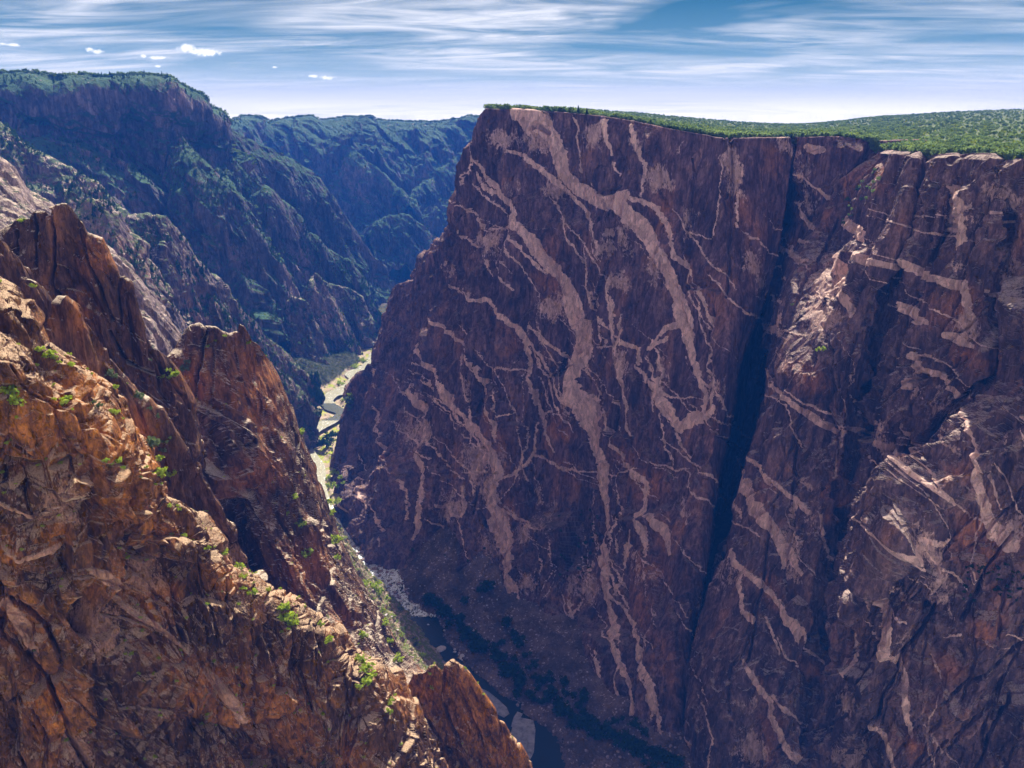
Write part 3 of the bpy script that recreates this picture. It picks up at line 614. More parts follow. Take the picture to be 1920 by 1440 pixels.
def river_dist(x, y):
    best = np.full(x.shape, 1e9); side = np.zeros(x.shape)
    for a, b, h1, h2 in zip(Cw[:-1], Cw[1:], Hw[:-1], Hw[1:]):
        d = b[:2]-a[:2]; L = d @ d
        t = np.clip(((x-a[0])*d[0]+(y-a[1])*d[1])/L, 0, 1)
        q = np.hypot(x-a[0]-t*d[0], y-a[1]-t*d[1]) - (h1+(h2-h1)*t)
        s = np.sign((x-a[0])*d[1]-(y-a[1])*d[0])
        side = np.where(q < best, s, side); best = np.minimum(best, q)
    return best, side   # side <0 : left bank when looking up the picture
# water
Lx = np.concatenate([far_ext+(-14, 0, 0), Lw, near_ext+(-20, 0, 0)]); Rx = np.concatenate([far_ext+(14, 0, 0), Rw, near_ext+(20, 0, 0)])
n = 900
def along(A):
    t = np.r_[0, np.cumsum(np.linalg.norm(np.diff(Cw, axis=0), axis=1))]; T = np.linspace(0, t[-1], n)
    return np.stack([np.interp(T, t, A[:, k]) for k in range(3)], 1)
La, Ra = along(Lx), along(Rx); La = La+(La-Ra)*.12; Ra = Ra+(Ra-La)*.1
G = La[:, None]*(1-np.linspace(0, 1, 30))[None, :, None] + Ra[:, None]*np.linspace(0, 1, 30)[None, :, None]
P = G.reshape(-1, 3).astype(np.float32)
Yc = P[:, 1]
foam = np.where(Yc > 1150, .8, 0)+np.where((Yc > 868) & (Yc <= 1150), .82, 0)+np.where((Yc > 1555) & (Yc < 1660), -.5, 0)
rap = np.where(foam > 0, 1, .12)
G = G + (np.stack([0*Yc, 0*Yc, rap*.5*fbm(P/4., 3, 3)], 1)).reshape(G.shape)
def water_mat():
    m, nt = newmat('river_water'); b = NB(nt)
    at = b.n('ShaderNodeAttribute', attribute_name='mask'); sep = b.n('ShaderNodeSeparateColor'); b.l(at.outputs['Color'], sep.inputs[0])
    P = b.coord((1, .55, 1)); f = b.noise(P, .15, 6, .72, 2.)
    th = b.math('ADD', f, b.math('MULTIPLY', sep.outputs[0], .34))
    fm = b.ramp(th, [(.70, 0.), (.80, 1.)])
    fm = b.math('MULTIPLY', fm, b.ramp(sep.outputs[0], [(.02, 0.), (.1, 1.)]))
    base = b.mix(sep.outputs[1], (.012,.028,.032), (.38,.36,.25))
    col = b.mix(fm, base, (.80,.83,.80))
    p = b.out(col, .12, b.noise(b.coord(), .5, 4, .6), .25, .5, .5)
    b.l(b.ramp(fm, [(0., .12), (1., .75)]), p.inputs['Roughness'])
    return m
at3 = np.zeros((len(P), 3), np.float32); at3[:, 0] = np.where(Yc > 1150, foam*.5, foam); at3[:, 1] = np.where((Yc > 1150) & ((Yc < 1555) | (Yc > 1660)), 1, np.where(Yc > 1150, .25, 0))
structure(mesh_from_grid('river', G, water_mat(), at3, True), 'green river running past sunlit gravel bars into white rapids and a dark pool')

# ground: valley floor and lower slopes, one sheet out past the farthest rim
def ground_mat():
    m, nt = newmat('valley_ground'); b = NB(nt); P = b.coord()
    n1 = b.noise(P, .012, 4, .6, .4); n2 = b.noise(P, .09, 5, .75)
    at = b.n('ShaderNodeAttribute', attribute_name='mask'); sep = b.n('ShaderNodeSeparateColor'); b.l(at.outputs['Color'], sep.inputs[0])
    soil = b.ramp(n2, [(.35, (.12,.085,.065)), (.6, (.24,.175,.13))])
    brush = b.ramp(n2, [(.35, (.025,.035,.015)), (.6, (.085,.085,.04))])
    col = b.mix(b.ramp(n1, [(.30, 0.), (.44, .92)]), soil, brush)
    gv = b.ramp(n2, [(.35, (.28,.21,.14)), (.6, (.44,.34,.24))])
    grass = b.ramp(b.noise(P, .2, 4, .7), [(.35, (.13,.20,.02)), (.6, (.42,.43,.05))])
    bar = b.mix(b.ramp(b.noise(P, .06, 4, .7), [(.50, 0.), (.56, 1.)]), gv, grass)
    col = b.mix(sep.outputs[0], col, bar)
    b.out(col, .95, n2, 3., 1.)
    return m
Ys = np.geomspace(110, 5250, int(820/DETAIL)); An = np.tan(np.linspace(R(-48), R(44), int(900/DETAIL)))
X = Ys[:, None]*An[None, :]; Y = np.repeat(Ys[:, None], len(An), 1)
d, s = river_dist(X, Y)
Pq = np.stack([X, Y, 0*X], -1).reshape(-1, 3).astype(np.float32)
nz = fbm(Pq/90., 4, 40).reshape(X.shape); nf = fbm(Pq/14., 3, 44).reshape(X.shape)
left = (s > 0)
left = (X < np.interp(Y, Cw[::-1, 1][np.argsort(Cw[::-1, 1])], Cw[::-1, 0][np.argsort(Cw[::-1, 1])]))
flat = np.where(left, 12, 45)+25*nz
rise = np.clip(d-flat, 0, None)
Z = RIVER - 4 + np.clip(d/6, 0, 1)*5. + np.where(left, np.clip(rise-np.interp(Y, [1150, 1300], [30, 0]), 0, None)*np.interp(Y, [1150, 1300], [.45, .62]), 0*rise-4)
Z = np.minimum(Z, np.interp(Y, [1000, 1700, 2100], [-300, -530, -600])-30*nz*np.interp(Y, [1700, 2100], [1, 0])) + np.clip(rise/60, 0, 1)*(12*nz+2.5*nf)*left+np.where(d > 3, .5*nf, 0)
Z = np.where(Y > 4600, -300, Z)
att = np.zeros((X.size, 3), np.float32); att[:, 0] = (np.clip(1-rise/7, 0, 1)*(Y > 1180)*(Y < 2100)).reshape(-1)
structure(mesh_from_grid('ground', np.stack([X, Y, Z], -1), ground_mat(), att), 'brushy valley floor and gravel bars beside the river')
a_, b_, c_ = proj(np.stack([X, Y, Z], -1).reshape(-1, 3)); GZ = np.stack([X, Y, Z], -1)
SHEETS['ground'] = dict(P=GZ.reshape(-1, 3), px=a_, py=b_, d=c_, n=(-grid_normals(GZ)).reshape(-1, 3)*np.sign((-grid_normals(GZ))[..., 2]).reshape(-1, 1), o=None)

# ------------------------------------------------------------------ FOREGROUND RIDGES (left)
def away(row, dy, dz):
    return [np.array((p[0]*(1+dy/p[1]), p[1]+dy, p[2]+dz)) for p in row]
def loft(name, rows, mat, disp, back=(60, -90), base=None, **kw):
    r0 = PX(rows[0])
    rr = [away(r0, back[0]*1.9, back[1]*2.8), away(r0, back[0], back[1]*1.2), away(r0, back[0]*.2, back[1]*.16)] + [PX(r) for r in rows]
    if base is not None: rr.append(drop(rr[-1], base, 15))
    return sheet(name, rr, mat, disp, **kw)
P3o = [(-420,370,273),(-120,430,285),(0,525,290),(24,540,290),(52,590,290),(80,642,290),(117,670,292),(140,690,293),(190,745,296),(226,757,298),(242,775,300),(262,815,300),(278,855,299),(290,900,298),(306,941,302),(371,964,310),(411,1013,316),(450,1054,320),(506,1099,326),(559,1140,332),(597,1162,336),(640,1200,342),(690,1240,348),(747,1262,352),(777,1327,350),(793,1373,348),(820,1440,345),(850,1510,345)]
P3e = [(-420,540,230),(-120,600,242),(0,673,247),(62,704,250),(87,727,252),(146,764,256),(173,795,258),(200,812,262),(206,850,266),(240,870,272),(278,898,280),(292,945,288),(340,975,290),(379,1020,290),(405,1060,294),(450,1095,300),(500,1125,308),(533,1166,312),(575,1182,316),(610,1190,320),(617,1220,318),(640,1245,318),(677,1280,316),(690,1320,316),(705,1360,314),(735,1440,312),(750,1500,310)]
P3m = [(-420,780,225),(-120,800,237),(0,830,242),(150,900,251.395),(260,980,273.154),(340,1080,285.222),(420,1190,291),(500,1260,303),(580,1330,307.571),(640,1400,311),(700,1520,308.273)]
P3n = [(-420,1030,220),(-120,1050,232),(0,1080,237),(130,1130,245),(250,1200,265.077),(340,1280,280.222),(420,1360,286),(500,1430,298),(600,1530,303.714)]
P3b = [(-430,1280,212),(-130,1300,224),(0,1320,229),(120,1360,236.302),(240,1420,254),(340,1480,272.222),(450,1560,282.5),(600,1660,295.714)]
P3c = [(-450,1680,204),(-150,1700,216),(0,1700,221),(150,1700,230.395),(300,1720,262.37),(450,1780,274.5),(600,1850,287.714)]
loft('rock_ridge', [P3o, P3e, P3m, P3n, P3b, P3c], M['fore'], disp_rock(6.5, [(36, 8.5), (15, 5.5), (6, 1.9), (2.1, .4)], (-.3, .2, .9), .62, 71, .25, 1.6, 55, crack=.45),
     back=(50, -80), base=-500, wrow=[1,1,.5,.35,.6,1,1], px=1.35, krow=.55, veins=VF, sid='p3', carve=J_P3, label='nearest orange brown rock ridge filling the lower left with a sunlit crest')
P1t = [(-420,395,425),(-120,455,445),(-40,440,442),(0,450,440),(32,412,438),(45,410,438),(62,409,438),(66,396,438),(85,397,438),(94,413,438),(98,430,438),(99,390,436),(108,384,436),(124,383,436),(149,414,438),(161,440,440),(189,450,442),(203,482,443),(214,509,444),(242,529,446),(262,577,448),(288,650,452),(300,660,455),(322,682,462),(342,714,466),(358,750,468),(366,800,466),(372,860,464),(380,930,462)]
P1m = [(-420,540,418),(-120,560,438),(0,560,433),(60,560,432.2),(110,560,431.533),(170,590,432.4),(220,640,435.9),(270,700,442),(305,760,449.1),(340,820,456.8),(365,880,457.909),(390,960,456.091)]
P1b = [(-420,740,408),(-120,760,428),(0,780,423),(100,820,421.667),(200,850,424.5),(280,900,434),(340,960,446.8),(385,1030,446.455)]
P1c = [(-420,980,395),(-120,1000,415),(0,1010,410),(120,1040,408.4),(240,1080,414.3),(340,1130,433.8),(400,1160,432.364)]
loft('rock_ridge', [P1t, P1m, P1b, P1c], M['tower'], disp_rock(5, [(40, 9), (15, 4.4), (6, 1.8), (2.6, .5)], (-.3, 0, .95), .4, 83, .35, 2., 60),
     back=(45, -90), base=-560, wrow=[1,1,.4,.25,.8,1,1], px=1.4, krow=.5, veins=VF, sid='p1', carve=J_P1, label='brown pinnacled ridge with square topped towers behind the nearest ridge')
ridge('rock_ridge', [(30,690,346),(95,700,346),(108,690,346),(113,640,346),(117,580,347),(121,557,347),(137,581,348),(149,618,350),(173,658,352),(193,682,355),(226,710,360),(258,743,363),(290,767,366),(318,807,370),(334,835,372),(342,876,375),(355,924,378),(372,980,380),(392,1050,380)],
      M['tower'], -430, .32, .4, disp_rock(2.5, [(24, 5), (9, 2.4), (3.4, .9)], (-.3, 0, .95), .4, 97, .25, 1.8, 40), px=1.5, sid='q1', label='narrow spire ridge with shrubs between the near ridge and the brown pinnacles', ndir=(-.45, -.9, 0), veins=VF)
ridge('rock_ridge', [(-100,400,385),(0,448,388),(24,485,389),(40,517,390),(68,533,391),(85,561,392),(97,602,393),(110,654,394),(125,720,396),(160,800,400)],
      M['tower'], -430, .3, .4, disp_rock(3, [(26, 6), (10, 2.6), (4, 1.)], (-.3, 0, .95), .4, 101, .25, 1.8, 40), px=1.6, sid='q2', label='brown rock rib at the left edge below the square towers', ndir=(-.3, -1, 0), veins=VF)
P2 = [
 [(363,616,542),(370,612,542),(376,618,542.6),(384,624,543.2),(388,614,542.6),(400,614,542.6),(412,622,543.8),(425,630,545),(440,624,546),(447,628,548),(449,608,548),(456,612,549),(460,634,550),(480,646,555),(492,664,565)],
 [(343,690,540.8),(357,664,539.6),(365,650,539),(390,652,539),(420,660,540.8),(450,668,543.8),(480,680,550),(500,690,570),(508,682,600)],
 [(350,745,537.2),(375,735,534.8),(400,735,531.2),(430,740,531.2),(465,745,534.8),(500,750,542),(525,748,572),(538,742,612)],
 [(380,800,534.8),(400,800,527),(425,815,522.8),(460,825,524),(500,830,530),(535,830,543.2),(560,826,590),(568,820,635)],
 [(425,880,524),(445,885,518),(475,900,515.6),(510,910,521),(545,912,536),(575,905,580),(600,905,645)],
 [(455,960,516.8),(480,975,510.8),(510,985,510.8),(545,990,519.2),(580,990,542),(610,985,600),(632,995,665)],
 [(490,1040,506),(515,1050,502.4),(545,1060,502.4),(580,1070,518),(620,1070,550),(648,1065,600),(668,1075,650)],
 [(525,1120,495.2),(555,1130,492.8),(590,1140,495.2),(630,1150,512),(665,1145,542),(690,1140,590),(708,1145,635)],
 [(560,1200,482),(595,1200,479.6),(630,1210,482),(670,1220,500),(705,1220,530),(735,1225,570),(757,1232,610)],
 [(600,1290,467),(640,1290,465.2),(690,1290,476),(740,1290,500),(790,1290,530),(840,1300,570)],
 [(640,1400,452),(700,1400,453.2),(760,1400,464),(820,1400,488),(880,1400,518)]]
P2 = [[(r[0][0]-6, r[0][1]+14, r[0][2]+420), (r[0][0]-3, r[0][1]+4, r[0][2]+60)]+r if k < 2 else [(r[0][0]-90, r[0][1]+14, r[0][2]+420), (r[0][0]-20, r[0][1]+2, r[0][2]+60)]+r for k, r in enumerate(P2)]
loft('rock_tower', P2, M['tower'], disp_rock(4.5, [(38, 8), (14, 4.2), (5.5, 1.9), (2.3, .5)], (-.36, .12, .9), .32, 107, .3, 1.8, 45),
     back=(60, -80), base=-600, wrow=[1,1,.4,.25,.8,1,1,1], px=1.3, krow=.6, veins=VF, sid='p2', carve=J_P2, wcol=[.4,.6,1,1,1,1,.7,.2], label='tall notched brown rock tower standing over the river bend')
Tt = [(757,1300,398),(765,1285,398),(775,1262,399),(795,1258,400),(815,1243,402),(828,1262,402),(838,1245,403),(850,1237,404),(862,1246,404),(880,1262,404),(900,1293,404),(915,1312,403),(930,1333,402),(950,1368,402),(955,1382,402),(975,1398,402),(990,1420,402),(995,1440,401),(1010,1500,400),(1030,1600,398)]
Tm = [(770,1340,399),(800,1330,399),(840,1320,399),(880,1340,399),(920,1390,399),(960,1450,399),(990,1560,399)]
Tb = [(790,1440,395),(830,1430,395),(870,1440,395),(910,1480,395),(950,1560,395)]
Tc = [(810,1560,390),(850,1570,390),(900,1600,390),(950,1680,390)]
loft('rock_tower', [Tt, Tm, Tb, Tc], M['fore'], disp_rock(2.6, [(22, 4.2), (8, 2.8), (3.2, 1.1)], (-.4, .1, .9), .38, 113, .25, 1.6, 24),
     back=(24, -50), base=-600, wrow=[1,1,.4,.25,.8,1,1], px=1.2, krow=.5, veins=VF, sid='t', carve=J_T, label='craggy orange rock fin above the dark pool at the bottom')
bk_up = [(614,960,1060),(639,1010,940),(656,1060,800),(674,1100,740),(696,1140,700),(729,1200,660),(756,1250,620),(824,1300,600),(884,1400,560)]
bk_mid = [(619,975,1100),(647,1022,1010),(669,1068,900),(695,1110,820),(720,1150,770),(760,1200,720),(800,1260,690),(860,1320,650),(915,1430,600)]
bk_lo = [WZ(x+3, y, -601) for x, y in Lb]
sheet('river_bank', [shift(PX(bk_up), -60, -70, -30), PX(bk_up), PX(bk_mid), bk_lo], M['bank'], disp_rock(3.5, [(26, 4), (9, 3.6), (3.4, 1.7)], (-.5, .3, .7), .6, 121, .5, 2.2, 45),
      wrow=[1, 1, .9, .35], carve=J_BANK, px=1.3, krow=.8, sid='bank', label='sunlit rocky bank with shrubs left of the rapids')

# ------------------------------------------------------------------ FAR SLOPES AND SPURS (left and centre)
def dfar(seed, s=1., big=30, ax=(-.35, .1, 1)): return disp_rock(big*s, [(105*s, 27*s), (40*s, 13*s), (15*s, 5*s)], ax, .45, seed, 2.4*s, 12*s, 170*s, .4)
# left mountain
rim = [(-300,160,2000),(-100,140,2050),(0,143,2100),(60,146,2120),(100,155,2140),(130,151,2150),(200,149,2180),(250,149,2200),(318,153,2230),(340,168,2260),(358,176,2280),(384,184,2320),(392,204,2340),(412,214,2380),(428,232,2450)]
r2 = [(-300,290,1880),(-100,280,1920),(0,290,1950),(120,280,1980),(220,270,2030),(300,270,2080),(360,280,2150),(400,290,2220),(430,300,2330)]
r3 = [(-300,430,1720),(-100,430,1760),(0,430,1800),(150,430,1850),(280,430,1900),(360,430,1950),(420,440,2020),(470,450,2150)]
r4 = [(-300,620,1500),(0,640,1580),(200,650,1650),(350,660,1720),(480,670,1800),(560,675,1950)]
sheet('canyon_slope', [away(PX(rim), 500, -120), away(PX(rim), 60, -4), PX(rim), PX(r2), PX(r3), PX(r4)], M['far'], dfar(131, 1.25, 52, (-.6, .3, .8)), px=2., krow=.8, wrow=[.1, .1, .14, .6, 1, 1], sid='lm', label='high blue mountainside with a wooded flat top at the left')
# far rim behind
fr = [(360,250,3500),(428,230,3650),(455,222,3750),(482,223,3850),(508,231,3900),(540,222,3950),(582,218,4000),(602,226,4050),(650,220,4100),(700,228,4150),(760,231,4200),(820,229,4200),(870,224,4200),(905,223,4200),(1000,240,4200),(1150,250,4200)]
f2 = [(360,330,3300),(430,320,3450),(540,300,3650),(650,300,3750),(760,310,3850),(870,300,3900),(1000,300,3900),(1150,300,3900)]
f3 = [(430,420,3200),(540,410,3350),(650,410,3450),(760,420,3500),(870,420,3550),(1150,420,3550)]
f4 = [(430,560,2800),(650,560,2900),(800,560,3000),(1150,560,3100)]
sheet('canyon_slope', [away(PX(fr), 900, -100), away(PX(fr), 100, -4), PX(fr), PX(f2), PX(f3), PX(f4)], M['far'], dfar(137, 1.6, 50, (-.5, .4, .8)), px=2., krow=.8, wrow=[.05, .08, .1, .9, 1, 1], sid='fr', label='farthest wooded blue canyon side below the level rim')
SPURS = [
 ('far spur ending in the rounded hump', 'far', 1.1, -600, .5, [(640,262,3700),(664,282,3650),(695,308,3600),(719,326,3560),(737,347,3530),(751,357,3500),(765,385,3450)]),
 ('far spur falling left from the great wall', 'far', 1.1, -600, .5, [(900,262,3900),(848,301,3750),(810,333,3650),(782,354,3560),(761,381,3470)]),
 ('rounded far hump of rock in the canyon gap', 'far', 1.0, -600, .55, [(690,440,3050),(702,423,3080),(730,402,3120),(765,406,3150),(792,423,3170),(817,440,3180),(840,462,3180),(880,500,3180)]),
 ('long outer spur falling to the far canyon gap', 'far', 1.1, -600, .6, [(400,215,2450),(428,232,2500),(487,268,2560),(539,288,2620),(574,312,2650),(608,340,2680),(636,385,2710),(671,430,2740),(699,468,2760),(726,500,2790),(742,538,2800),(738,580,2780)]),
 ('spur behind the three towers near the river bend', 'far', .9, -600, .5, [(440,300,2250),(474,330,2230),(503,359,2200),(529,381,2220),(558,410,2240),(573,428,2250),(598,450,2260),(620,468,2280),(649,486,2290),(667,512,2300),(685,545,2300),(710,590,2300),(738,618,2300)]),
 ('broad triangular spur in the middle of the blue slope', 'far', .9, -600, .5, [(340,255,2050),(379,306,1960),(408,333,1940),(434,355,1930),(445,384,1930),(467,417,1930),(485,446,1935),(500,468,1940),(518,490,1950),(536,519,1970),(547,552,1980),(575,610,1970),(600,665,1940)]),
 ('pointed tower spur left of the far river', 'mid', .6, -600, .35, [(560,560,2040),(575,540,2040),(591,510,2045),(600,514,2045),(610,526,2045),(622,555,2040),(636,590,2030),(653,631,2020),(662,672,2010)]),
 ('blunt tower spur above the far river', 'mid', .6, -600, .35, [(605,545,2140),(615,534,2145),(640,536,2150),(657,541,2150),(678,558,2150),(688,590,2150),(695,628,2150),(704,655,2140)]),
 ('small tower spur at the foot of the blue slope', 'mid', .6, -600, .35, [(535,575,1890),(546,556,1895),(570,565,1900),(584,597,1910),(598,628,1920),(620,675,1930)]),
 ('wooded diagonal spur across the left slope', 'mid', .8, -600, .55, [(-160,180,1560),(-60,205,1540),(0,228,1520),(25,245,1510),(60,285,1500),(110,305,1490),(140,320,1490),(180,350,1480),(215,385,1470),(245,402,1460),(275,402,1455),(310,405,1455),(335,440,1460),(355,480,1470),(385,510,1480),(410,530,1490),(440,570,1520),(480,612,1560),(510,645,1590),(545,682,1620),(570,698,1650),(596,706,1680)]),
 ('inner spur of purple rock and pines', 'mid', .7, -600, .5, [(120,350,1200),(160,372,1190),(197,377,1180),(219,402,1180),(240,438,1180),(262,450,1185),(270,488,1190),(290,505,1195),(313,540,1205),(335,590,1220),(352,640,1240),(380,700,1260)]),
 ('purple cliff spur above the notched tower', 'mid', .6, -600, .3, [(395,560,1330),(420,590,1340),(450,620,1350),(480,655,1370),(510,680,1390),(545,720,1410),(566,745,1430),(578,760,1440),(584,778,1450)]),
 ]
for i, (lab, mt, s, base, nr, cr) in enumerate(SPURS):
    ridge('rock_spur', cr, M[mt], base, nr, .6, dfar(200+i*13, s*.8), px=1.9, sid='s%d' % i, label=lab,
          nearprof=[(.0, .0), (.13, .06), (.26, .17), (.42, .40), (.62, .68), (1.05, 1.02)])
ridge('rock_spur', [(-120,200,820),(-60,250,820),(0,306,820),(20,325,822),(45,368,825),(75,385,828),(110,410,835),(150,440,845),(200,470,860),(240,510,880),(275,545,900),(300,575,910),(322,610,930),(336,660,950),(350,720,960)],
      M['slab'], -560, .7, .5, disp_rock(10, [(60, 14), (22, 7), (8, 2.4)], (-.3, 0, 1), .5, 149, .8, 4, 90), px=1.7, sid='slab', label='pale grey slabby spur behind the brown pinnacles',
      nearprof=[(.0, .0), (.2, .10), (.38, .24), (.55, .42), (.75, .68), (1.05, 1.02)])

# plateau
prow = [(912,205,1100),(1000,208,1068),(1080,213,1034),(1170,225,998),(1250,241,963),(1320,253,934),(1385,260,906),(1440,260,912),(1478,260,960),(1505,259,930),(1560,258,922),(1635,266,893),(1650,283,888),(1670,283,868),(1692,284,772),(1722,288,722),(1765,293,700),(1800,292,680),(1862,292,635),(1935,302,600),(2120,314,540)]
far_ = [(930,206,1700),(1010,204,2000),(1090,206,2200),(1180,212,2400),(1250,218,2500),(1320,224,2600),(1385,230,2600),(1440,233,2600),(1478,234,2600),(1505,234,2600),(1560,230,2600),(1635,222,2600),(1655,220,2600),(1670,219,2600),(1690,218,2600),(1722,216,2600),(1765,213,2600),(1800,211,2600),(1862,208,2600),(1935,206,2600),(2150,203,2600)]
A = np.array(PX(prow)); B = np.array(PX(far_)); m1 = A*.85+B*.15; m2 = A*.5+B*.5; m1[:, 2] = A[:, 2]*.9+B[:, 2]*.1-1; m2[:, 2] -= 4
def up(A): return hermite(A[:, None], np.arange(len(A)), np.linspace(0, len(A)-1, 400), 0)[:, 0]
A, m1, m2, B = map(up, (A, m1, m2, B)); A_RIM = A.copy()
M['mesa'] = simple('plateau_soil', [(.35, (.06,.09,.035)), (.55, (.11,.14,.055)), (.72, (.26,.23,.13))], .06, .95, 2.)
def dmesa(P): return 1.6*fbm(P/30., 3, 61)
sheet('plateau', [A+np.array((0, 2, -6.)), A+np.array((0, 5, 1.2)), m1, m2, B, B+np.array((0, 700, -40))], M['mesa'], dmesa, krow=.5, sid='mesa', label='wooded mesa top behind the canyon rim', res=(900, 420))
# ------------------------------------------------------------------ VEGETATION AND BOULDERS
def tag(o, label, cat, group=None):
    o['label'] = label; o['category'] = cat
    if group: o['group'] = group
    return o
def leaf_mat(name, dark, light, scale=.25, trans=.35):
    m, nt = newmat(name); b = NB(nt); P = b.coord()
    col = b.ramp(b.noise(P, scale, 3, .7), [(.34, dark), (.62, light)])
    d = b.n('ShaderNodeBsdfDiffuse'); t = b.n('ShaderNodeBsdfTranslucent'); x = b.n('ShaderNodeMixShader'); x.inputs[0].default_value = trans
    o = b.n('ShaderNodeOutputMaterial')
    b.l(col, d.inputs[0]); b.l(col, t.inputs[0]); b.l(d.outputs[0], x.inputs[1]); b.l(t.outputs[0], x.inputs[2]); b.l(x.outputs[0], o.inputs[0])
    return m
LM = dict(juniper=leaf_mat('juniper_foliage', (.07,.13,.04), (.24,.33,.10), .03, .55), oak=leaf_mat('oak_foliage', (.14,.20,.02), (.36,.42,.05), .1, .45),
          shrub=leaf_mat('shrub_foliage', (.16,.24,.015), (.45,.55,.06), .4, .5), sage=leaf_mat('sage_foliage', (.07,.11,.045), (.17,.22,.10), .3),
          dark=leaf_mat('box_elder_foliage', (.015,.035,.010), (.045,.085,.022), .2), conifer=leaf_mat('conifer_foliage', (.02,.05,.022), (.08,.15,.06), .02, .15))
BARK = simple('bark', [(.4, (.05,.035,.025)), (.6, (.14,.10,.075))], .8)
def quads(C, S, rg):
    """leaf-clump quads at centres C with half sizes S -> verts (4n,3)"""
    n = len(C); a = rg.normal(size=(n, 3)); a /= np.linalg.norm(a, axis=1)[:, None]
    c = np.cross(a, rg.normal(size=(n, 3))); c /= np.linalg.norm(c, axis=1)[:, None]
    b = np.cross(a, c); S = S[:, None]
    k = .55+.45*rg.random((n, 1))
    return np.stack([C-b*S-c*S*k, C+b*S*.8-c*S*k, C+b*S+c*S*k*.7, C-b*S*.7+c*S], 1).reshape(-1, 3)
def crown(seed, lumps=9, leaves=12, w=.5, h=.85, leaf=.1, base=.12):
    """unit-height bush: leaf clumps in uneven lumps"""
    rg = np.random.default_rng(seed); L = rg.normal(size=(lumps, 3)); L /= np.linalg.norm(L, axis=1)[:, None]
    L *= rg.random((lumps, 1))**.5*np.array((w*.62, w*.62, h*.36)); L[:, 2] += base+h*.5
    C = []
    for l in L:
        d = rg.normal(size=(leaves, 3)); d /= np.linalg.norm(d, axis=1)[:, None]; r = (.13+.12*rg.random())
        C.append(l+d*r*(.6+.5*rg.random((leaves, 1))))
    C = np.concatenate(C); C[:, 2] = np.maximum(C[:, 2], .04)
    return quads(C, leaf*(.6+.8*rg.random(len(C))), rg)
def cone(seed, n=46, w=.22):
    rg = np.random.default_rng(seed); t = rg.random(n)**.8; z = .1+.88*t; r = w*(1.02-t)*(.55+.5*rg.random(n)); a = rg.random(n)*6.28
    return quads(np.stack([r*np.cos(a), r*np.sin(a), z], 1), (.05+.085*(1-t)), rg)
def quad_mesh(name, V, mat):
    me = bpy.data.meshes.new(name); n = len(V)
    me.vertices.add(n); me.vertices.foreach_set('co', V.astype(np.float32).reshape(-1))
    me.loops.add(n); me.loops.foreach_set('vertex_index', np.arange(n, dtype=np.int32))
    me.polygons.add(n//4); me.polygons.foreach_set('loop_start', np.arange(0, n, 4, dtype=np.int32))
    me.update(calc_edges=True); me.materials.append(mat); return me
def tube_verts(p, q, r1, r2, k=5):
    p, q = np.array(p, float), np.array(q, float); a = (q-p)/np.linalg.norm(q-p); u = np.cross(a, (0.3, .9, .2)); u /= np.linalg.norm(u); v = np.cross(a, u)
    th = np.linspace(0, 2*math.pi, k+1); A = [p+r1*(u*math.cos(t)+v*math.sin(t)) for t in th]; B = [q+r2*(u*math.cos(t)+v*math.sin(t)) for t in th]
    return np.concatenate([[A[i], A[i+1], B[i+1], B[i]] for i in range(k)])
VAR = {k: [crown(s+11*j, **kw) for j in range(4)] for k, (s, kw) in dict(
    juniper=(1, dict(lumps=8, leaves=11, w=.62, h=.8)), oak=(60, dict(lumps=9, leaves=10, w=.85, h=.75, base=.05)), shrub=(110, dict(lumps=10, leaves=13, w=.95, h=.62, base=.0, leaf=.085)),
    sage=(160, dict(lumps=8, leaves=12, w=.8, h=.7, base=.02, leaf=.09)), dark=(210, dict(lumps=11, leaves=14, w=.8, h=.85, base=.08, leaf=.085))).items()}
VAR['conifer'] = [cone(300+j) for j in range(4)]
MESH = {k: [quad_mesh(k+'_leaves', v, LM[k]) for v in VAR[k]] for k in VAR}
def pick(ids, px, py, r=3.):
    best = None
    for i in ids:
        s = SHEETS[i]; m = np.hypot(s['px']-px, s['py']-py) < r
        if m.any():
            k = np.flatnonzero(m); k = k[np.argmin(s['d'][k])]
            if best is None or s['d'][k] < best[1]: best = (s['P'][k], s['d'][k])
    return best
def plant(kind, name, P, h, label, cat, group=None, sink=.08):
    v = random.randrange(4); o = bpy.data.objects.new(name, MESH[kind][v]); COL.objects.link(o)
    o.location = (P[0], P[1], P[2]-h*sink); w = random.uniform(.85, 1.2)
    o.scale = (h*w, h*w, h); o.rotation_euler = (0, 0, random.random()*6.28)
    return tag(o, label, cat, group)
def scatter(name, kind, pts, hs, label, mat=None):
    out = []
    for j in range(4):
        m = np.arange(len(pts)) % 4 == j; p, h = pts[m], hs[m]; V = VAR[kind][j]
        a = rng.random(len(p))*6.28; c, s = np.cos(a)[:, None], np.sin(a)[:, None]
        x = V[None, :, 0]*c - V[None, :, 1]*s; y = V[None, :, 0]*s + V[None, :, 1]*c; z = np.repeat(V[None, :, 2], len(p), 0)
        G = np.stack([x, y, z], -1)*h[:, None, None]+p[:, None]; out.append(G.reshape(-1, 3))
    o = bpy.data.objects.new(name, quad_mesh(name, np.concatenate(out), mat or LM[kind])); COL.objects.link(o)
    o['kind'] = 'stuff'; o['label'] = label; return o
def sample(ids, n, cond, weight=None, seed=0):
    rg = np.random.default_rng(seed); P = []; D = []
    for i in ids:
        s = SHEETS[i]; m = cond(s); k = np.flatnonzero(m); P.append(s['P'][k]); D.append(s['d'][k])
    P = np.concatenate(P); D = np.concatenate(D)
    w = weight(P, D) if weight else np.ones(len(P)); w = w/w.sum()
    k = rg.choice(len(P), min(n, len(P)), replace=False, p=w); return P[k], D[k]
inview = lambda s: (s['px'] > -150) & (s['px'] < 2080) & (s['py'] > 100) & (s['py'] < 1500)

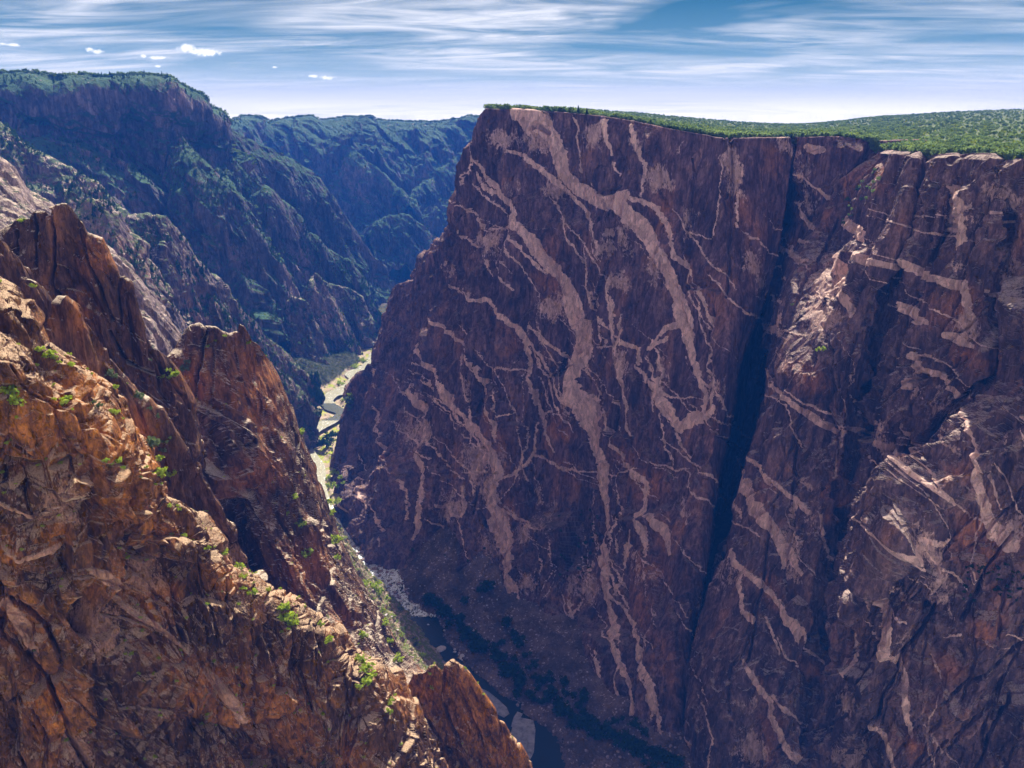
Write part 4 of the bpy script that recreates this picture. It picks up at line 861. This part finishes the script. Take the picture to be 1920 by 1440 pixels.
# mesa woodland
P, D = sample(['mesa'], 16000, lambda s: inview(s) & (s['d'] < 2900), lambda P, D: 1/np.maximum(D, 600)**.3, 5)
nz = fbm(P.astype(np.float32)/22., 2, 70); keep = nz > -.33; P, D, nz = P[keep], D[keep], nz[keep]
hs = 3.8+3.4*rng.random(len(P)); kinds = np.where(fbm(P.astype(np.float32)/35., 2, 75)+.35*rng.normal(size=len(P)) > .45, 1, 0)
order = np.argsort(-hs/D); n_j = n_o = 0; used = np.zeros(len(P), bool)
for k in order:
    if n_j+n_o >= 440: break
    x = P[k][0]
    a_, b_, _ = proj(P[k][None]); a_ = a_[0]
    if a_ > 1935 or a_ < 900: continue
    zone = 'along the clifftop of the dike-striped wall' if a_ < 1400 else ('above the dark gully and its set-back face' if a_ < 1645 else 'on the right-hand rim')
    if kinds[k] == 0 and n_j < 280:
        plant('juniper', 'juniper', P[k], hs[k], 'dark green juniper in the scrub '+zone, 'tree', 'junipers '+zone); n_j += 1; used[k] = True
    elif kinds[k] == 1 and n_o < 160:
        plant('oak', 'oak_bush', P[k], hs[k]*.8, 'yellow green oak bush among junipers '+zone, 'bush', 'oak bushes '+zone); n_o += 1; used[k] = True
for kd, nm, kk in (('juniper', 'juniper_woodland', 0), ('oak', 'oak_scrub', 1)):
    m = (~used) & (kinds == kk); scatter(nm, kd, P[m]-np.array((0, 0, .3)), hs[m]*(1 if kk == 0 else .8), 'dense %s covering the mesa top' % nm.replace('_', ' '))
# extra fringe right on the cliff edge
k = rng.integers(0, 400, 1500); P = A_RIM[k]+np.stack([rng.normal(size=1500)*1.5, -3+rng.random(1500)**1.5*16, rng.random(1500)*.6-.3], 1)
scatter('rim_scrub', 'juniper', P, 3.0+6.0*rng.random(len(P))**2, 'low scrub fringing the cliff edge')
for x, y, h, lab in ((1077, 199, 9.5, 'taller thin spruce standing above the clifftop scrub'), (1093, 201, 8., 'shorter pointed spruce beside the taller one on the clifftop')):
    p = pick(['mesa', 'main'], x, y+8, 10); p = p[0] if p else W(x, y+6, 1036)
    r = bpy.data.objects.new('spruce', None); COL.objects.link(r); r.location = p; tag(r, lab, 'tree')
    c = bpy.data.objects.new('crown', quad_mesh('crown', np.concatenate([cone(331, 70, .2)*h, cone(340+int(h), 50, .18)*h]), LM['conifer'])); COL.objects.link(c); c.parent = r
    t = bpy.data.objects.new('trunk', quad_mesh('trunk', tube_verts((0, 0, -1), (0, 0, h*.95), .35, .06), BARK)); COL.objects.link(t); t.parent = r

# conifers of the far slopes
FS = ['lm', 'fr', 's0', 's1', 's2', 's3', 's4', 's5', 's9', 's10', 's11', 'slab', 's6', 's7', 's8']
def slopes(s): 
    q = fbm(s['P'].astype(np.float32)/70., 3, 66)
    return inview(s) & (s['py'] < 800) & (s['n'][:, 2] > .42) & (q > -.1) & ((s['n']*s['P']).sum(1) < 40)
P, D = sample(FS, 13000, slopes, None, 12)
hs = 5+6.5*rng.random(len(P)); hs = np.where(D < 1300, hs*.75, hs)
ordr = np.argsort(-hs/D)
vis = [k for k in ordr[:1200]]
cnt = 0; used = np.zeros(len(P), bool)
for k in vis:
    if cnt >= 200: break
    a_, b_, d_ = (q[0] for q in proj(P[k][None]))
    if a_ < 0 or a_ > 760 or b_ > 640 or D[k] > 2300: continue
    if random.random() < .4: continue
    plant('conifer', 'fir_tree', P[k], hs[k], 'dark fir standing on the shaded slopes left of the river', 'tree', 'firs scattered over the blue slopes'); used[k] = True; cnt += 1
scatter('fir_forest', 'conifer', P[~used]-np.array((0, 0, .5)), hs[~used], 'dark conifers clinging to the far canyon sides')
# rim trees against the sky on the far mountains
for nm, sid, lo, hi in (('rim_forest', 'lm', 0, 1), ('rim_forest', 'fr', 0, 1)):
    s = SHEETS[sid]; k = np.flatnonzero(inview(s)); bins = {}
    col = (s['px'][k]//2).astype(int); o_ = np.argsort(s['py'][k]); seen = {}
    for j in o_:
        c = col[j]
        if c not in seen: seen[c] = k[j]
    pts = s['P'][list(seen.values())]
    pts = np.concatenate([pts, pts+rng.normal(size=pts.shape)*(3, 12, 1)])
    scatter(nm, 'juniper', pts-np.array((0, 0, 2.)), (7 if sid == 'lm' else 10)*(.6+.8*rng.random(len(pts))), 'line of small trees along the %s skyline' % ('left mountain' if sid == 'lm' else 'distant rim'))
# brush of the valley and shaded slopes
P, D = sample(['ground', 's9', 's11', 's8', 's6'], 3500, lambda s: inview(s) & (s['px'] > 420) & (s['px'] < 720) & (s['py'] > 560) & (s['py'] < 860) & (s['n'][:, 2] > .5) & (np.abs(s['P'][:, 2]+590) > 8), None, 21)
P2_, D2_ = sample(['ground'], 2600, lambda s: (s['px'] > 530) & (s['px'] < 690) & (s['py'] > 655) & (s['py'] < 790) & (s['P'][:, 2] > -597), None, 22)
P = np.concatenate([P, P2_])
scatter('valley_brush', 'sage', P, 2.2+3.2*rng.random(len(P)), 'grey green brush on the valley slopes by the river')

# shrubs on the near ledges (x, y, size in photo pixels, kind, words)
NEAR = ['p3', 'p1', 'q1', 'q2', 'p2', 't', 'bank', 'slab', 'ground', 'talus', 's11', 's9']
SH = [
 (24,735,30,'s','large bright bush on the sunny ledge at the left edge'),(36,752,22,'s','lower lobe of greenery beside the large bush at the left edge'),
 (71,656,12,'s',None),(92,664,18,'s',None),(102,664,12,'s',None),(83,649,10,'s',None),(112,674,8,'s',None),(136,684,12,'s',None),(119,747,16,'s','bright shrub on the ledge right of the large left bush'),
 (73,683,8,'s',None),(179,752,10,'g',None),(190,758,14,'g',None),(217,768,14,'s',None),(210,697,18,'g','pale shrub at the foot of the small spire'),(219,706,12,'g',None),(219,722,12,'s',None),
 (260,741,20,'g','rounded pale green shrub on the narrow spire ridge'),(283,766,12,'g',None),(300,779,9,'g',None),(288,829,28,'g','largest round pale bush in the gully below the spire ridge'),(302,827,11,'g',None),
 (311,831,11,'g',None),(307,845,15,'g',None),(299,856,15,'s',None),(321,820,9,'g',None),(325,702,20,'s','bright shrub just left of the notched tower top'),(306,708,10,'s',None),(318,690,9,'s',None),(285,677,7,'g',None),
 (44,410,10,'s','small green tuft on the square-topped tower'),(62,531,10,'s','green tuft on the rib at the left edge'),(3,523,8,'s',None),(218,865,18,'s','yellow green shrub on the long sunlit ledge'),(201,865,10,'s',None),(234,873,8,'s',None),
 (306,882,22,'s','wide low shrub where the long ledge ends'),(322,885,16,'s',None),(322,946,8,'s',None),(338,950,8,'s',None),(392,1026,9,'s',None),(424,1031,11,'s',None),(448,1056,14,'s',None),(459,1074,12,'s',None),
 (476,1104,16,'s',None),(461,1101,10,'s',None),(506,1101,9,'s',None),(532,1131,16,'s',None),(540,1157,22,'s','bright shrub patch on the crest midway down the near ridge'),(573,1029,20,'s','green shrub under the leaning rib of the notched tower'),
 (567,979,16,'s',None),(633,1040,12,'s',None),(627,1005,16,'s',None),(533,1129,18,'s',None),(552,1159,18,'s',None),(620,1194,14,'s',None),(682,1185,12,'s',None),(675,1227,14,'s',None),(690,1242,22,'s','vivid green shrub above the orange fin'),
 (693,1265,26,'s','largest vivid green shrub above the orange fin'),(687,1085,10,'s',None),(703,1092,18,'s','yellow green bush on the sunny bank beside the rapids'),(713,1105,14,'s',None),(723,1162,14,'s',None),(733,1195,16,'s',None),
 (747,1229,16,'s',None),(793,1222,10,'s',None),(673,1289,12,'s',None),(733,1315,12,'s',None),(733,1332,12,'s',None),(803,1262,8,'s',None),(807,1289,8,'s',None),(910,1299,6,'s',None),(603,1165,10,'s',None),
 (467,642,9,'s','tiny green tuft on the flat top of the notched tower'),(555,926,10,'s',None),(541,959,9,'s',None),(568,982,18,'g',None),(629,913,15,'s',None),(619,940,15,'s',None),(631,934,13,'s',None),(638,893,9,'s',None),
 (631,882,10,'s',None),(625,957,13,'s',None),(611,893,12,'s',None),(667,685,12,'s',None),(683,671,12,'s',None),(642,714,12,'s',None),(654,738,10,'s',None),(568,808,14,'s',None),(611,827,24,'d','dark rounded tree on the sunlit gravel bar'),
 (622,815,16,'d',None),(650,752,15,'g',None),(660,746,14,'g',None),(655,760,10,'g',None),(640,748,8,'s',None),(1483,573,6,'s',None),(1537,653,12,'s','bright green shrub on the sunlit shoulder of the buttress'),(1528,655,6,'s',None),
 (622,880,9,'s',None),(616,905,10,'s',None),(640,905,8,'s',None),(345,690,16,'g',None),(352,680,12,'g',None),(420,632,6,'s',None),(405,640,6,'s',None),(392,648,6,'s',None)]
def zone(x, y):
    if x > 1400: return 'on the pale sunlit shoulder of the right buttress'
    if 575 < x < 700 and 660 < y < 1000 and not (x < 640 and y > 975): return 'on the sunny river flats above the rapids'
    if x > 640: return 'on the sunny bank and ribs above the dark pool'
    if y > 930: return 'on the crests between near ridge and notched tower'
    if x > 380: return 'on the notched tower'
    return 'on the ledges of the left ridges'
for x, y, s, k, lab in SH:
    s = s*1.3; p = pick(NEAR+['butt', 'main'], x, y+s*.3, 4)
    if p is None: continue
    h = s/FPX*p[1]*.95; kd = {'s': 'shrub', 'g': 'sage', 'd': 'dark'}[k]
    z = zone(x, y); cl = {'s': 'bright yellow green', 'g': 'pale grey green', 'd': 'dark green'}[k]
    if lab: plant(kd, 'bush', p[0], h, lab, 'bush')
    else: plant(kd, 'bush', p[0], h, 'small %s shrub %s' % (cl, z), 'bush', '%s shrubs %s' % (cl, z))
# small tufts scattered on sunlit crests
P, D = sample(['p3', 'p2', 'q1', 'bank', 't'], 1500, lambda s: inview(s) & (s['n'][:, 2] > .72) & (s['py'] > 640) & (fbm(s['P'].astype(np.float32)/9., 2, 77) > -.05), lambda P, D: 1+0*D, 31)
scatter('grass_tufts', 'shrub', P, .5+1.3*rng.random(len(P)), 'grass and small tufts in the cracks of the sunlit ridges')
# box elders in the shade along the pool
path = rs([(795,1128),(830,1158),(868,1198),(915,1243),(985,1298),(1060,1348),(1130,1385),(1200,1412),(1260,1440)], 120)
n = 0
for i in range(150):
    x, y = path[i] + np.array((random.gauss(12, 8), random.gauss(-6, 9))) if i < 120 else np.array((random.uniform(960, 1250), random.uniform(-12, 70)))
    if i >= 120: y = 1225+(x-960)*.62+y
    p = pick(['talus', 'ground'], x, y, 5)
    if p is None: continue
    s = random.uniform(12, 22); plant('dark', 'riverside_tree', p[0], s/FPX*p[1], 'dark leafy tree in the shaded thicket along the pool', 'tree', 'trees of the shaded riverside thicket')
for x, y, s, lab in [(912,1105,26,'dark bush at the foot of the striped rock rib on the scree'),(895,1108,14,'smaller dark bush left of the one at the rib foot'),(872,1126,15,'lone dark bush in the middle of the scree'),(952,1168,24,None),(975,1205,24,None),(962,1190,18,None),(940,1205,14,None),(962,1235,14,None),(1002,1245,16,None),(1030,1275,18,None),(1060,1300,18,None),(1010,1290,16,None),(1090,1335,18,None),(880,1050,6,None),(830,1040,5,None),(905,1030,6,None),(770,1030,8,None)]:
    p = pick(['talus', 'main', 'ground'], x, y, 5)
    if p is not None: plant('dark', 'bush', p[0], s/FPX*p[1], lab or 'dark bush on the upper edge of the scree', 'bush', None if lab else 'bushes on the upper scree')
for i in range(46):
    x, y = random.gauss(1082, 20), random.uniform(955, 1085); x = x-(y-1020)*.0
    p = pick(['main'], x, y, 4)
    if p is not None: plant('dark', 'bush', p[0], random.uniform(3.5, 7.5)/FPX*p[1], 'tiny dark shrub on the sloping bench low on the striped wall', 'bush', 'shrubs dotting the bench on the striped wall')
for i in range(26):
    x = random.uniform(1575, 1655); y = 300+(1655-x)*1.0+random.uniform(0, 45)
    p = pick(['butt'], x, y, 4)
    if p is not None: plant('juniper', 'bush', p[0], random.uniform(5, 10)/FPX*p[1], 'dark shrub on the rounded upper shoulder of the buttress', 'bush', 'shrubs on the buttress shoulder')
for i in range(40):
    x = random.uniform(1790, 1920); y = random.uniform(1060, 1130)
    p = pick(['lower'], x, y, 4)
    if p is not None: plant('dark', 'bush', p[0], random.uniform(5, 10)/FPX*p[1], 'dark shrub on the black ledge low at the right', 'bush', 'shrubs on the low right ledge')
for i in range(44):
    x, y = random.uniform(682, 835), random.uniform(1065, 1250)
    p = pick(['bank'], x, y, 3)
    if p is not None: plant(random.choice(('shrub', 'shrub', 'sage')), 'bush', p[0], random.uniform(6, 14)/FPX*p[1], 'sunny green shrub on the cream rocks of the left bank', 'bush', 'shrubs of the sunny left bank')
# trunks for the two biggest bushes
for o in [q for q in COL.objects if q.get('label', '').startswith(('large bright bush', 'largest round pale bush'))]:
    t = bpy.data.objects.new('trunk', quad_mesh('trunk', np.concatenate([tube_verts((0, 0, -.05), (.05, 0, .4), .03, .015), tube_verts((0, 0, 0), (-.18, .05, .35), .022, .01), tube_verts((0, 0, 0), (.15, -.1, .38), .022, .01)]), BARK)); COL.objects.link(t); t.parent = o

# boulders
def rock_mesh(seed, flat=1.):
    import bmesh
    rg = np.random.default_rng(seed); bm = bmesh.new(); bmesh.ops.create_icosphere(bm, subdivisions=3, radius=.5)
    cut = [(rg.normal(size=3), .26+.16*rg.random()) for _ in range(11)]
    for v in bm.verts:
        p = np.array(v.co)
        for nrm, dd in cut:
            nn = nrm/np.linalg.norm(nrm); q = p @ nn
            if q > dd: p = p-nn*(q-dd)*.92
        v.co = p*np.array((1, .8, flat*.75))
    me = bpy.data.meshes.new('boulder'); bm.to_mesh(me); bm.free(); return me
M['boulder'] = simple('boulder_rock', [(.35, (.17,.12,.11)), (.6, (.36,.27,.25))], .5, .9, .5)
M['pale'] = simple('pale_boulder_rock', [(.35, (.38,.34,.33)), (.6, (.58,.52,.5))], .4, .9, .5)
RM = [rock_mesh(k) for k in range(6)]; RP = [rock_mesh(10+k, .6) for k in range(4)]
for m_ in RM: m_.materials.append(M['boulder'])
for m_ in RP: m_.materials.append(M['pale'])
def boulder(P, s, label, group, pale=False, sq=1.):
    o = bpy.data.objects.new('boulder', random.choice(RP if pale else RM)); COL.objects.link(o)
    o.location = P; o.scale = (s, s*sq, s*.8); o.rotation_euler = (random.uniform(-.3, .3), random.uniform(-.3, .3), random.random()*6.28)
    return tag(o, label, 'boulder', group)
for x, y, s, lab in [(825,1218,24,'large pale flat boulder on the right shore of the pool'),(866,1232,15,'rounded pale boulder downstream of the large flat one'),(853,1222,10,'small pale boulder between the two large shore boulders'),(801,1154,6,'pale stone poking from the pool near its head'),(803,1171,5,'small pale stone in the middle of the pool'),(742,1118,12,'sunlit white boulder at the lower end of the rapids'),(727,1108,14,'sunlit pale boulder on the bank beside the rapids'),(751,1128,10,'last sunlit boulder before the pool')]:
    boulder(WZ(x, y, RIVER+.3), s/FPX*abs(WZ(x, y, RIVER)[1])*1.25, lab, None, True)
for i in range(70):     # shoreline
    t = random.randrange(4, 13); a, b = np.array(Rb[t-1]), np.array(Rb[t]); q = a+(b-a)*random.random()+np.array((random.gauss(2, 3), random.gauss(0, 3)))
    boulder(WZ(q[0], q[1], RIVER+.6), random.uniform(2, 5.5), 'pinkish boulder in the row lining the right shore of the pool', 'boulders lining the right shore', random.random() < .25)
for i in range(42):     # rapids
    t = random.random(); a = np.array((655, 1022))*(1-t)+np.array((750, 1130))*t + np.array(((22*(1-abs(2*t-1))+12)*random.uniform(-.2, 1.3), random.gauss(0, 5)-6))
    boulder(WZ(a[0], a[1], RIVER+.9), random.uniform(4, 9), 'dark wet boulder breaking the white water of the rapids', 'boulders in the rapids')
for i in range(150):    # scree
    x, y = random.uniform(750, 1010), random.uniform(1010, 1250)
    p = pick(['talus'], x, y, 3)
    if p is not None: boulder(p[0], random.uniform(1.2, 3.4), 'pale block scattered on the shadowed scree', 'blocks on the scree', random.random() < .5)
for i in range(60):     # sunny bank
    x, y = random.uniform(685, 840), random.uniform(1070, 1260)
    p = pick(['bank'], x, y, 3)
    if p is not None: boulder(p[0], random.uniform(1.5, 4.5), 'sunlit cream block on the rocky left bank', 'blocks on the sunny left bank', random.random() < .4)
for i in range(45):     # gully mouth, bottom right
    x, y = random.uniform(1090, 1300), random.uniform(1370, 1440)
    p = pick(['talus', 'ground'], x, y, 4)
    if p is not None: boulder(p[0], random.uniform(1.5, 5), 'grey boulder in the dark gully mouth at the bottom', 'boulders at the gully mouth')
# pale sand bars in the shaded water at the bottom
M['sand'] = simple('pale_wet_sand', [(.38, (.16,.16,.18)), (.60, (.33,.32,.34))], .12, .8, .15)
for pts in ([(896,1288),(915,1296),(935,1312),(950,1326),(955,1338),(945,1345),(925,1335),(905,1310)], [(963,1345),(970,1334),(980,1338),(968,1362),(958,1362)], [(975,1345),(1000,1350),(1004,1368),(1001,1410),(990,1432),(960,1420),(955,1385),(962,1358)]):
    c = [WZ(x, y, RIVER+.5) for x, y in pts]; cc = np.mean(c, axis=0)
    V = [tuple(cc+(p-cc)*.82+np.array((0, 0, .35))) for p in c]+[tuple(p) for p in c]+[tuple(p-np.array((0, 0, 2.))) for p in c]; k = len(c)
    F = [tuple(range(k))]+[(i, k+i, k+(i+1) % k, (i+1) % k) for i in range(k)]+[(k+i, 2*k+i, 2*k+(i+1) % k, k+(i+1) % k) for i in range(k)]
    me = bpy.data.meshes.new('sand_bar'); me.from_pydata(V, [], F); me.update(); me.materials.append(M['sand'])
    o = bpy.data.objects.new('sand_bar', me); COL.objects.link(o); structure(o, 'pale sand bar in the dark water beside the orange fin')
HAZE = 0.85e-4; HAZECOL = (.03,.20,.9,1); EXPO = 1.08
# ------------------------------------------------------------------ LIGHT, SKY, CAMERA
SUN_EL, SUN_AZ = R(53), R(10)     # azimuth measured from +Y towards +X
def build_world():
    w = bpy.data.worlds.new('World'); SC.world = w; w.use_nodes = True
    nt = w.node_tree; nt.nodes.clear(); b = NB(nt)
    sky = b.n('ShaderNodeTexSky', sky_type='NISHITA'); sky.sun_disc = False
    sky.sun_elevation = SUN_EL; sky.sun_rotation = SUN_AZ; sky.altitude = 2000; sky.air_density = 1.; sky.dust_density = .6; sky.ozone_density = 2.
    tc = b.n('ShaderNodeTexCoord'); sp = b.n('ShaderNodeSeparateXYZ'); b.l(tc.outputs['Generated'], sp.inputs[0])
    z = b.math('ADD', b.math('MAXIMUM', sp.outputs[2], 0.), .09)
    u = b.math('DIVIDE', sp.outputs[0], z); v = b.math('DIVIDE', sp.outputs[1], z)
    cb = b.n('ShaderNodeCombineXYZ'); b.l(u, cb.inputs[0]); b.l(v, cb.inputs[1])
    def cirrus(scale, sc, rot, det, stops, dist):
        mp = b.n('ShaderNodeMapping'); mp.inputs['Scale'].default_value = sc; mp.inputs['Rotation'].default_value = (0, 0, R(rot)); b.l(cb.outputs[0], mp.inputs[0])
        return b.ramp(b.noise(mp.outputs[0], scale, det, .55, dist), stops)
    c1 = cirrus(.55, (.55, 1.1, 1), 12, 4, [(.38, 0.), (.60, 1.)], 1.2)
    c2 = cirrus(1.9, (.42, 1.25, 1), 14, 8, [(.34, .1), (.62, 1.)], 1.6)
    cc = b.math('MULTIPLY', c1, c2)
    puff = b.noise(tc.outputs['Generated'], 160, 4, .7)
    # clear air: pale at the horizon, deeper blue a few degrees up; the unseen high sky is an added warm fill for shaded rock
    low = b.ramp(sp.outputs[2], [(.0, (6.9, 6.4, 5.8)), (.02, (4.4, 4.4, 4.6)), (.04, (2.1, 2.75, 3.3)), (.07, (.75, 1.55, 2.3)), (.12, (.22, .85, 1.55))])
    low = b.mix(b.math('MULTIPLY', cc, .86), low, (4.3, 4.3, 4.6))
    for px, py, rx, ry in ((352,90,18,7),(378,97,30,8),(398,99,14,6),(168,92,9,4),(180,97,12,4),(269,105,7,3),(297,108,18,3.4),(24,84,11,3),(588,143,10,3),(612,146,17,4),(394,188,7,2.6),(2,82,6,2.5),(296,124,5,2),(515,126,5,2)):
        c = W(px, py, 1.); c = c/np.linalg.norm(c)
        dv = b.n('ShaderNodeVectorMath', operation='SUBTRACT'); b.l(tc.outputs['Generated'], dv.inputs[0]); dv.inputs[1].default_value = c
        ds = b.n('ShaderNodeVectorMath', operation='MULTIPLY'); b.l(dv.outputs[0], ds.inputs[0]); ds.inputs[1].default_value = (FPX/rx, FPX/rx, FPX/ry)
        ln = b.n('ShaderNodeVectorMath', operation='LENGTH'); b.l(ds.outputs[0], ln.inputs[0])
        f = b.math('ADD', ln.outputs['Value'], b.math('MULTIPLY', b.math('SUBTRACT', puff, .5), 2.2))
        low = b.mix(b.ramp(f, [(.2, .9), (.9, 0.)]), low, (6., 5.9, 6.))
    high = b.mix(.92, sky.outputs[0], (2.3, 1.85, 1.85))
    col = b.mix(b.ramp(sp.outputs[2], [(.17, 0.), (.30, 1.)]), low, high)
    col = b.mix(1., col, b.ramp(sp.outputs[1], [(.0, .9), (.5, 1.)]), 'MULTIPLY')     # the sky away from the sun is darker
    bg = b.n('ShaderNodeBackground'); bg.inputs[1].default_value = .12; b.l(col, bg.inputs[0])
    o = b.n('ShaderNodeOutputWorld'); b.l(bg.outputs[0], o.inputs[0])
build_world()
sl = bpy.data.lights.new('sun', 'SUN'); sl.energy = 5.0; sl.angle = R(.5); sl.color = (1, .93, .82)
so = bpy.data.objects.new('sun', sl); COL.objects.link(so)
from mathutils import Vector
sd = Vector((math.sin(SUN_AZ)*math.cos(SUN_EL), math.cos(SUN_AZ)*math.cos(SUN_EL), math.sin(SUN_EL)))
so.rotation_euler = (-sd).to_track_quat('-Z', 'Y').to_euler()
if HAZE:
    x0, x1, y0, y1, z0, z1 = -5200, 5200, -200, 5400, -660, 150
    vs = [(x, y, z) for x in (x0, x1) for y in (y0, y1) for z in (z0, z1)]
    me = bpy.data.meshes.new('haze'); me.from_pydata(vs, [], [(0,1,3,2),(4,6,7,5),(0,4,5,1),(2,3,7,6),(0,2,6,4),(1,5,7,3)]); me.update()
    hz = bpy.data.objects.new('haze', me); COL.objects.link(hz); hz['kind'] = 'stuff'; hz['label'] = 'thin blue air filling the canyon'
    m, nt = newmat('haze_air'); b = NB(nt)
    pv = b.n('ShaderNodeVolumePrincipled'); pv.inputs['Color'].default_value = HAZECOL; pv.inputs['Density'].default_value = HAZE; pv.inputs['Anisotropy'].default_value = .0
    o = b.n('ShaderNodeOutputMaterial'); b.l(pv.outputs[0], o.inputs['Volume']); me.materials.append(m)
cam = bpy.data.cameras.new('camera'); co = bpy.data.objects.new('camera', cam); COL.objects.link(co)
cam.sensor_width = 36; cam.lens = FPX/1920*36; cam.clip_start = 1; cam.clip_end = 60000
co.location = (0, 0, 0); co.rotation_euler = (math.pi/2-PITCH, 0, 0); SC.camera = co
SC.render.resolution_x = 1024; SC.render.resolution_y = 768
vs = SC.view_settings; vs.view_transform = 'Standard'; vs.look = 'None'; vs.gamma = 1; vs.exposure = EXPO
SC.cycles.max_bounces = 5; SC.cycles.diffuse_bounces = 2; SC.cycles.volume_bounces = 0; SC.cycles.use_denoising = True; SC.cycles.use_adaptive_sampling = True; SC.cycles.adaptive_threshold = .03; SC.cycles.adaptive_min_samples = 12
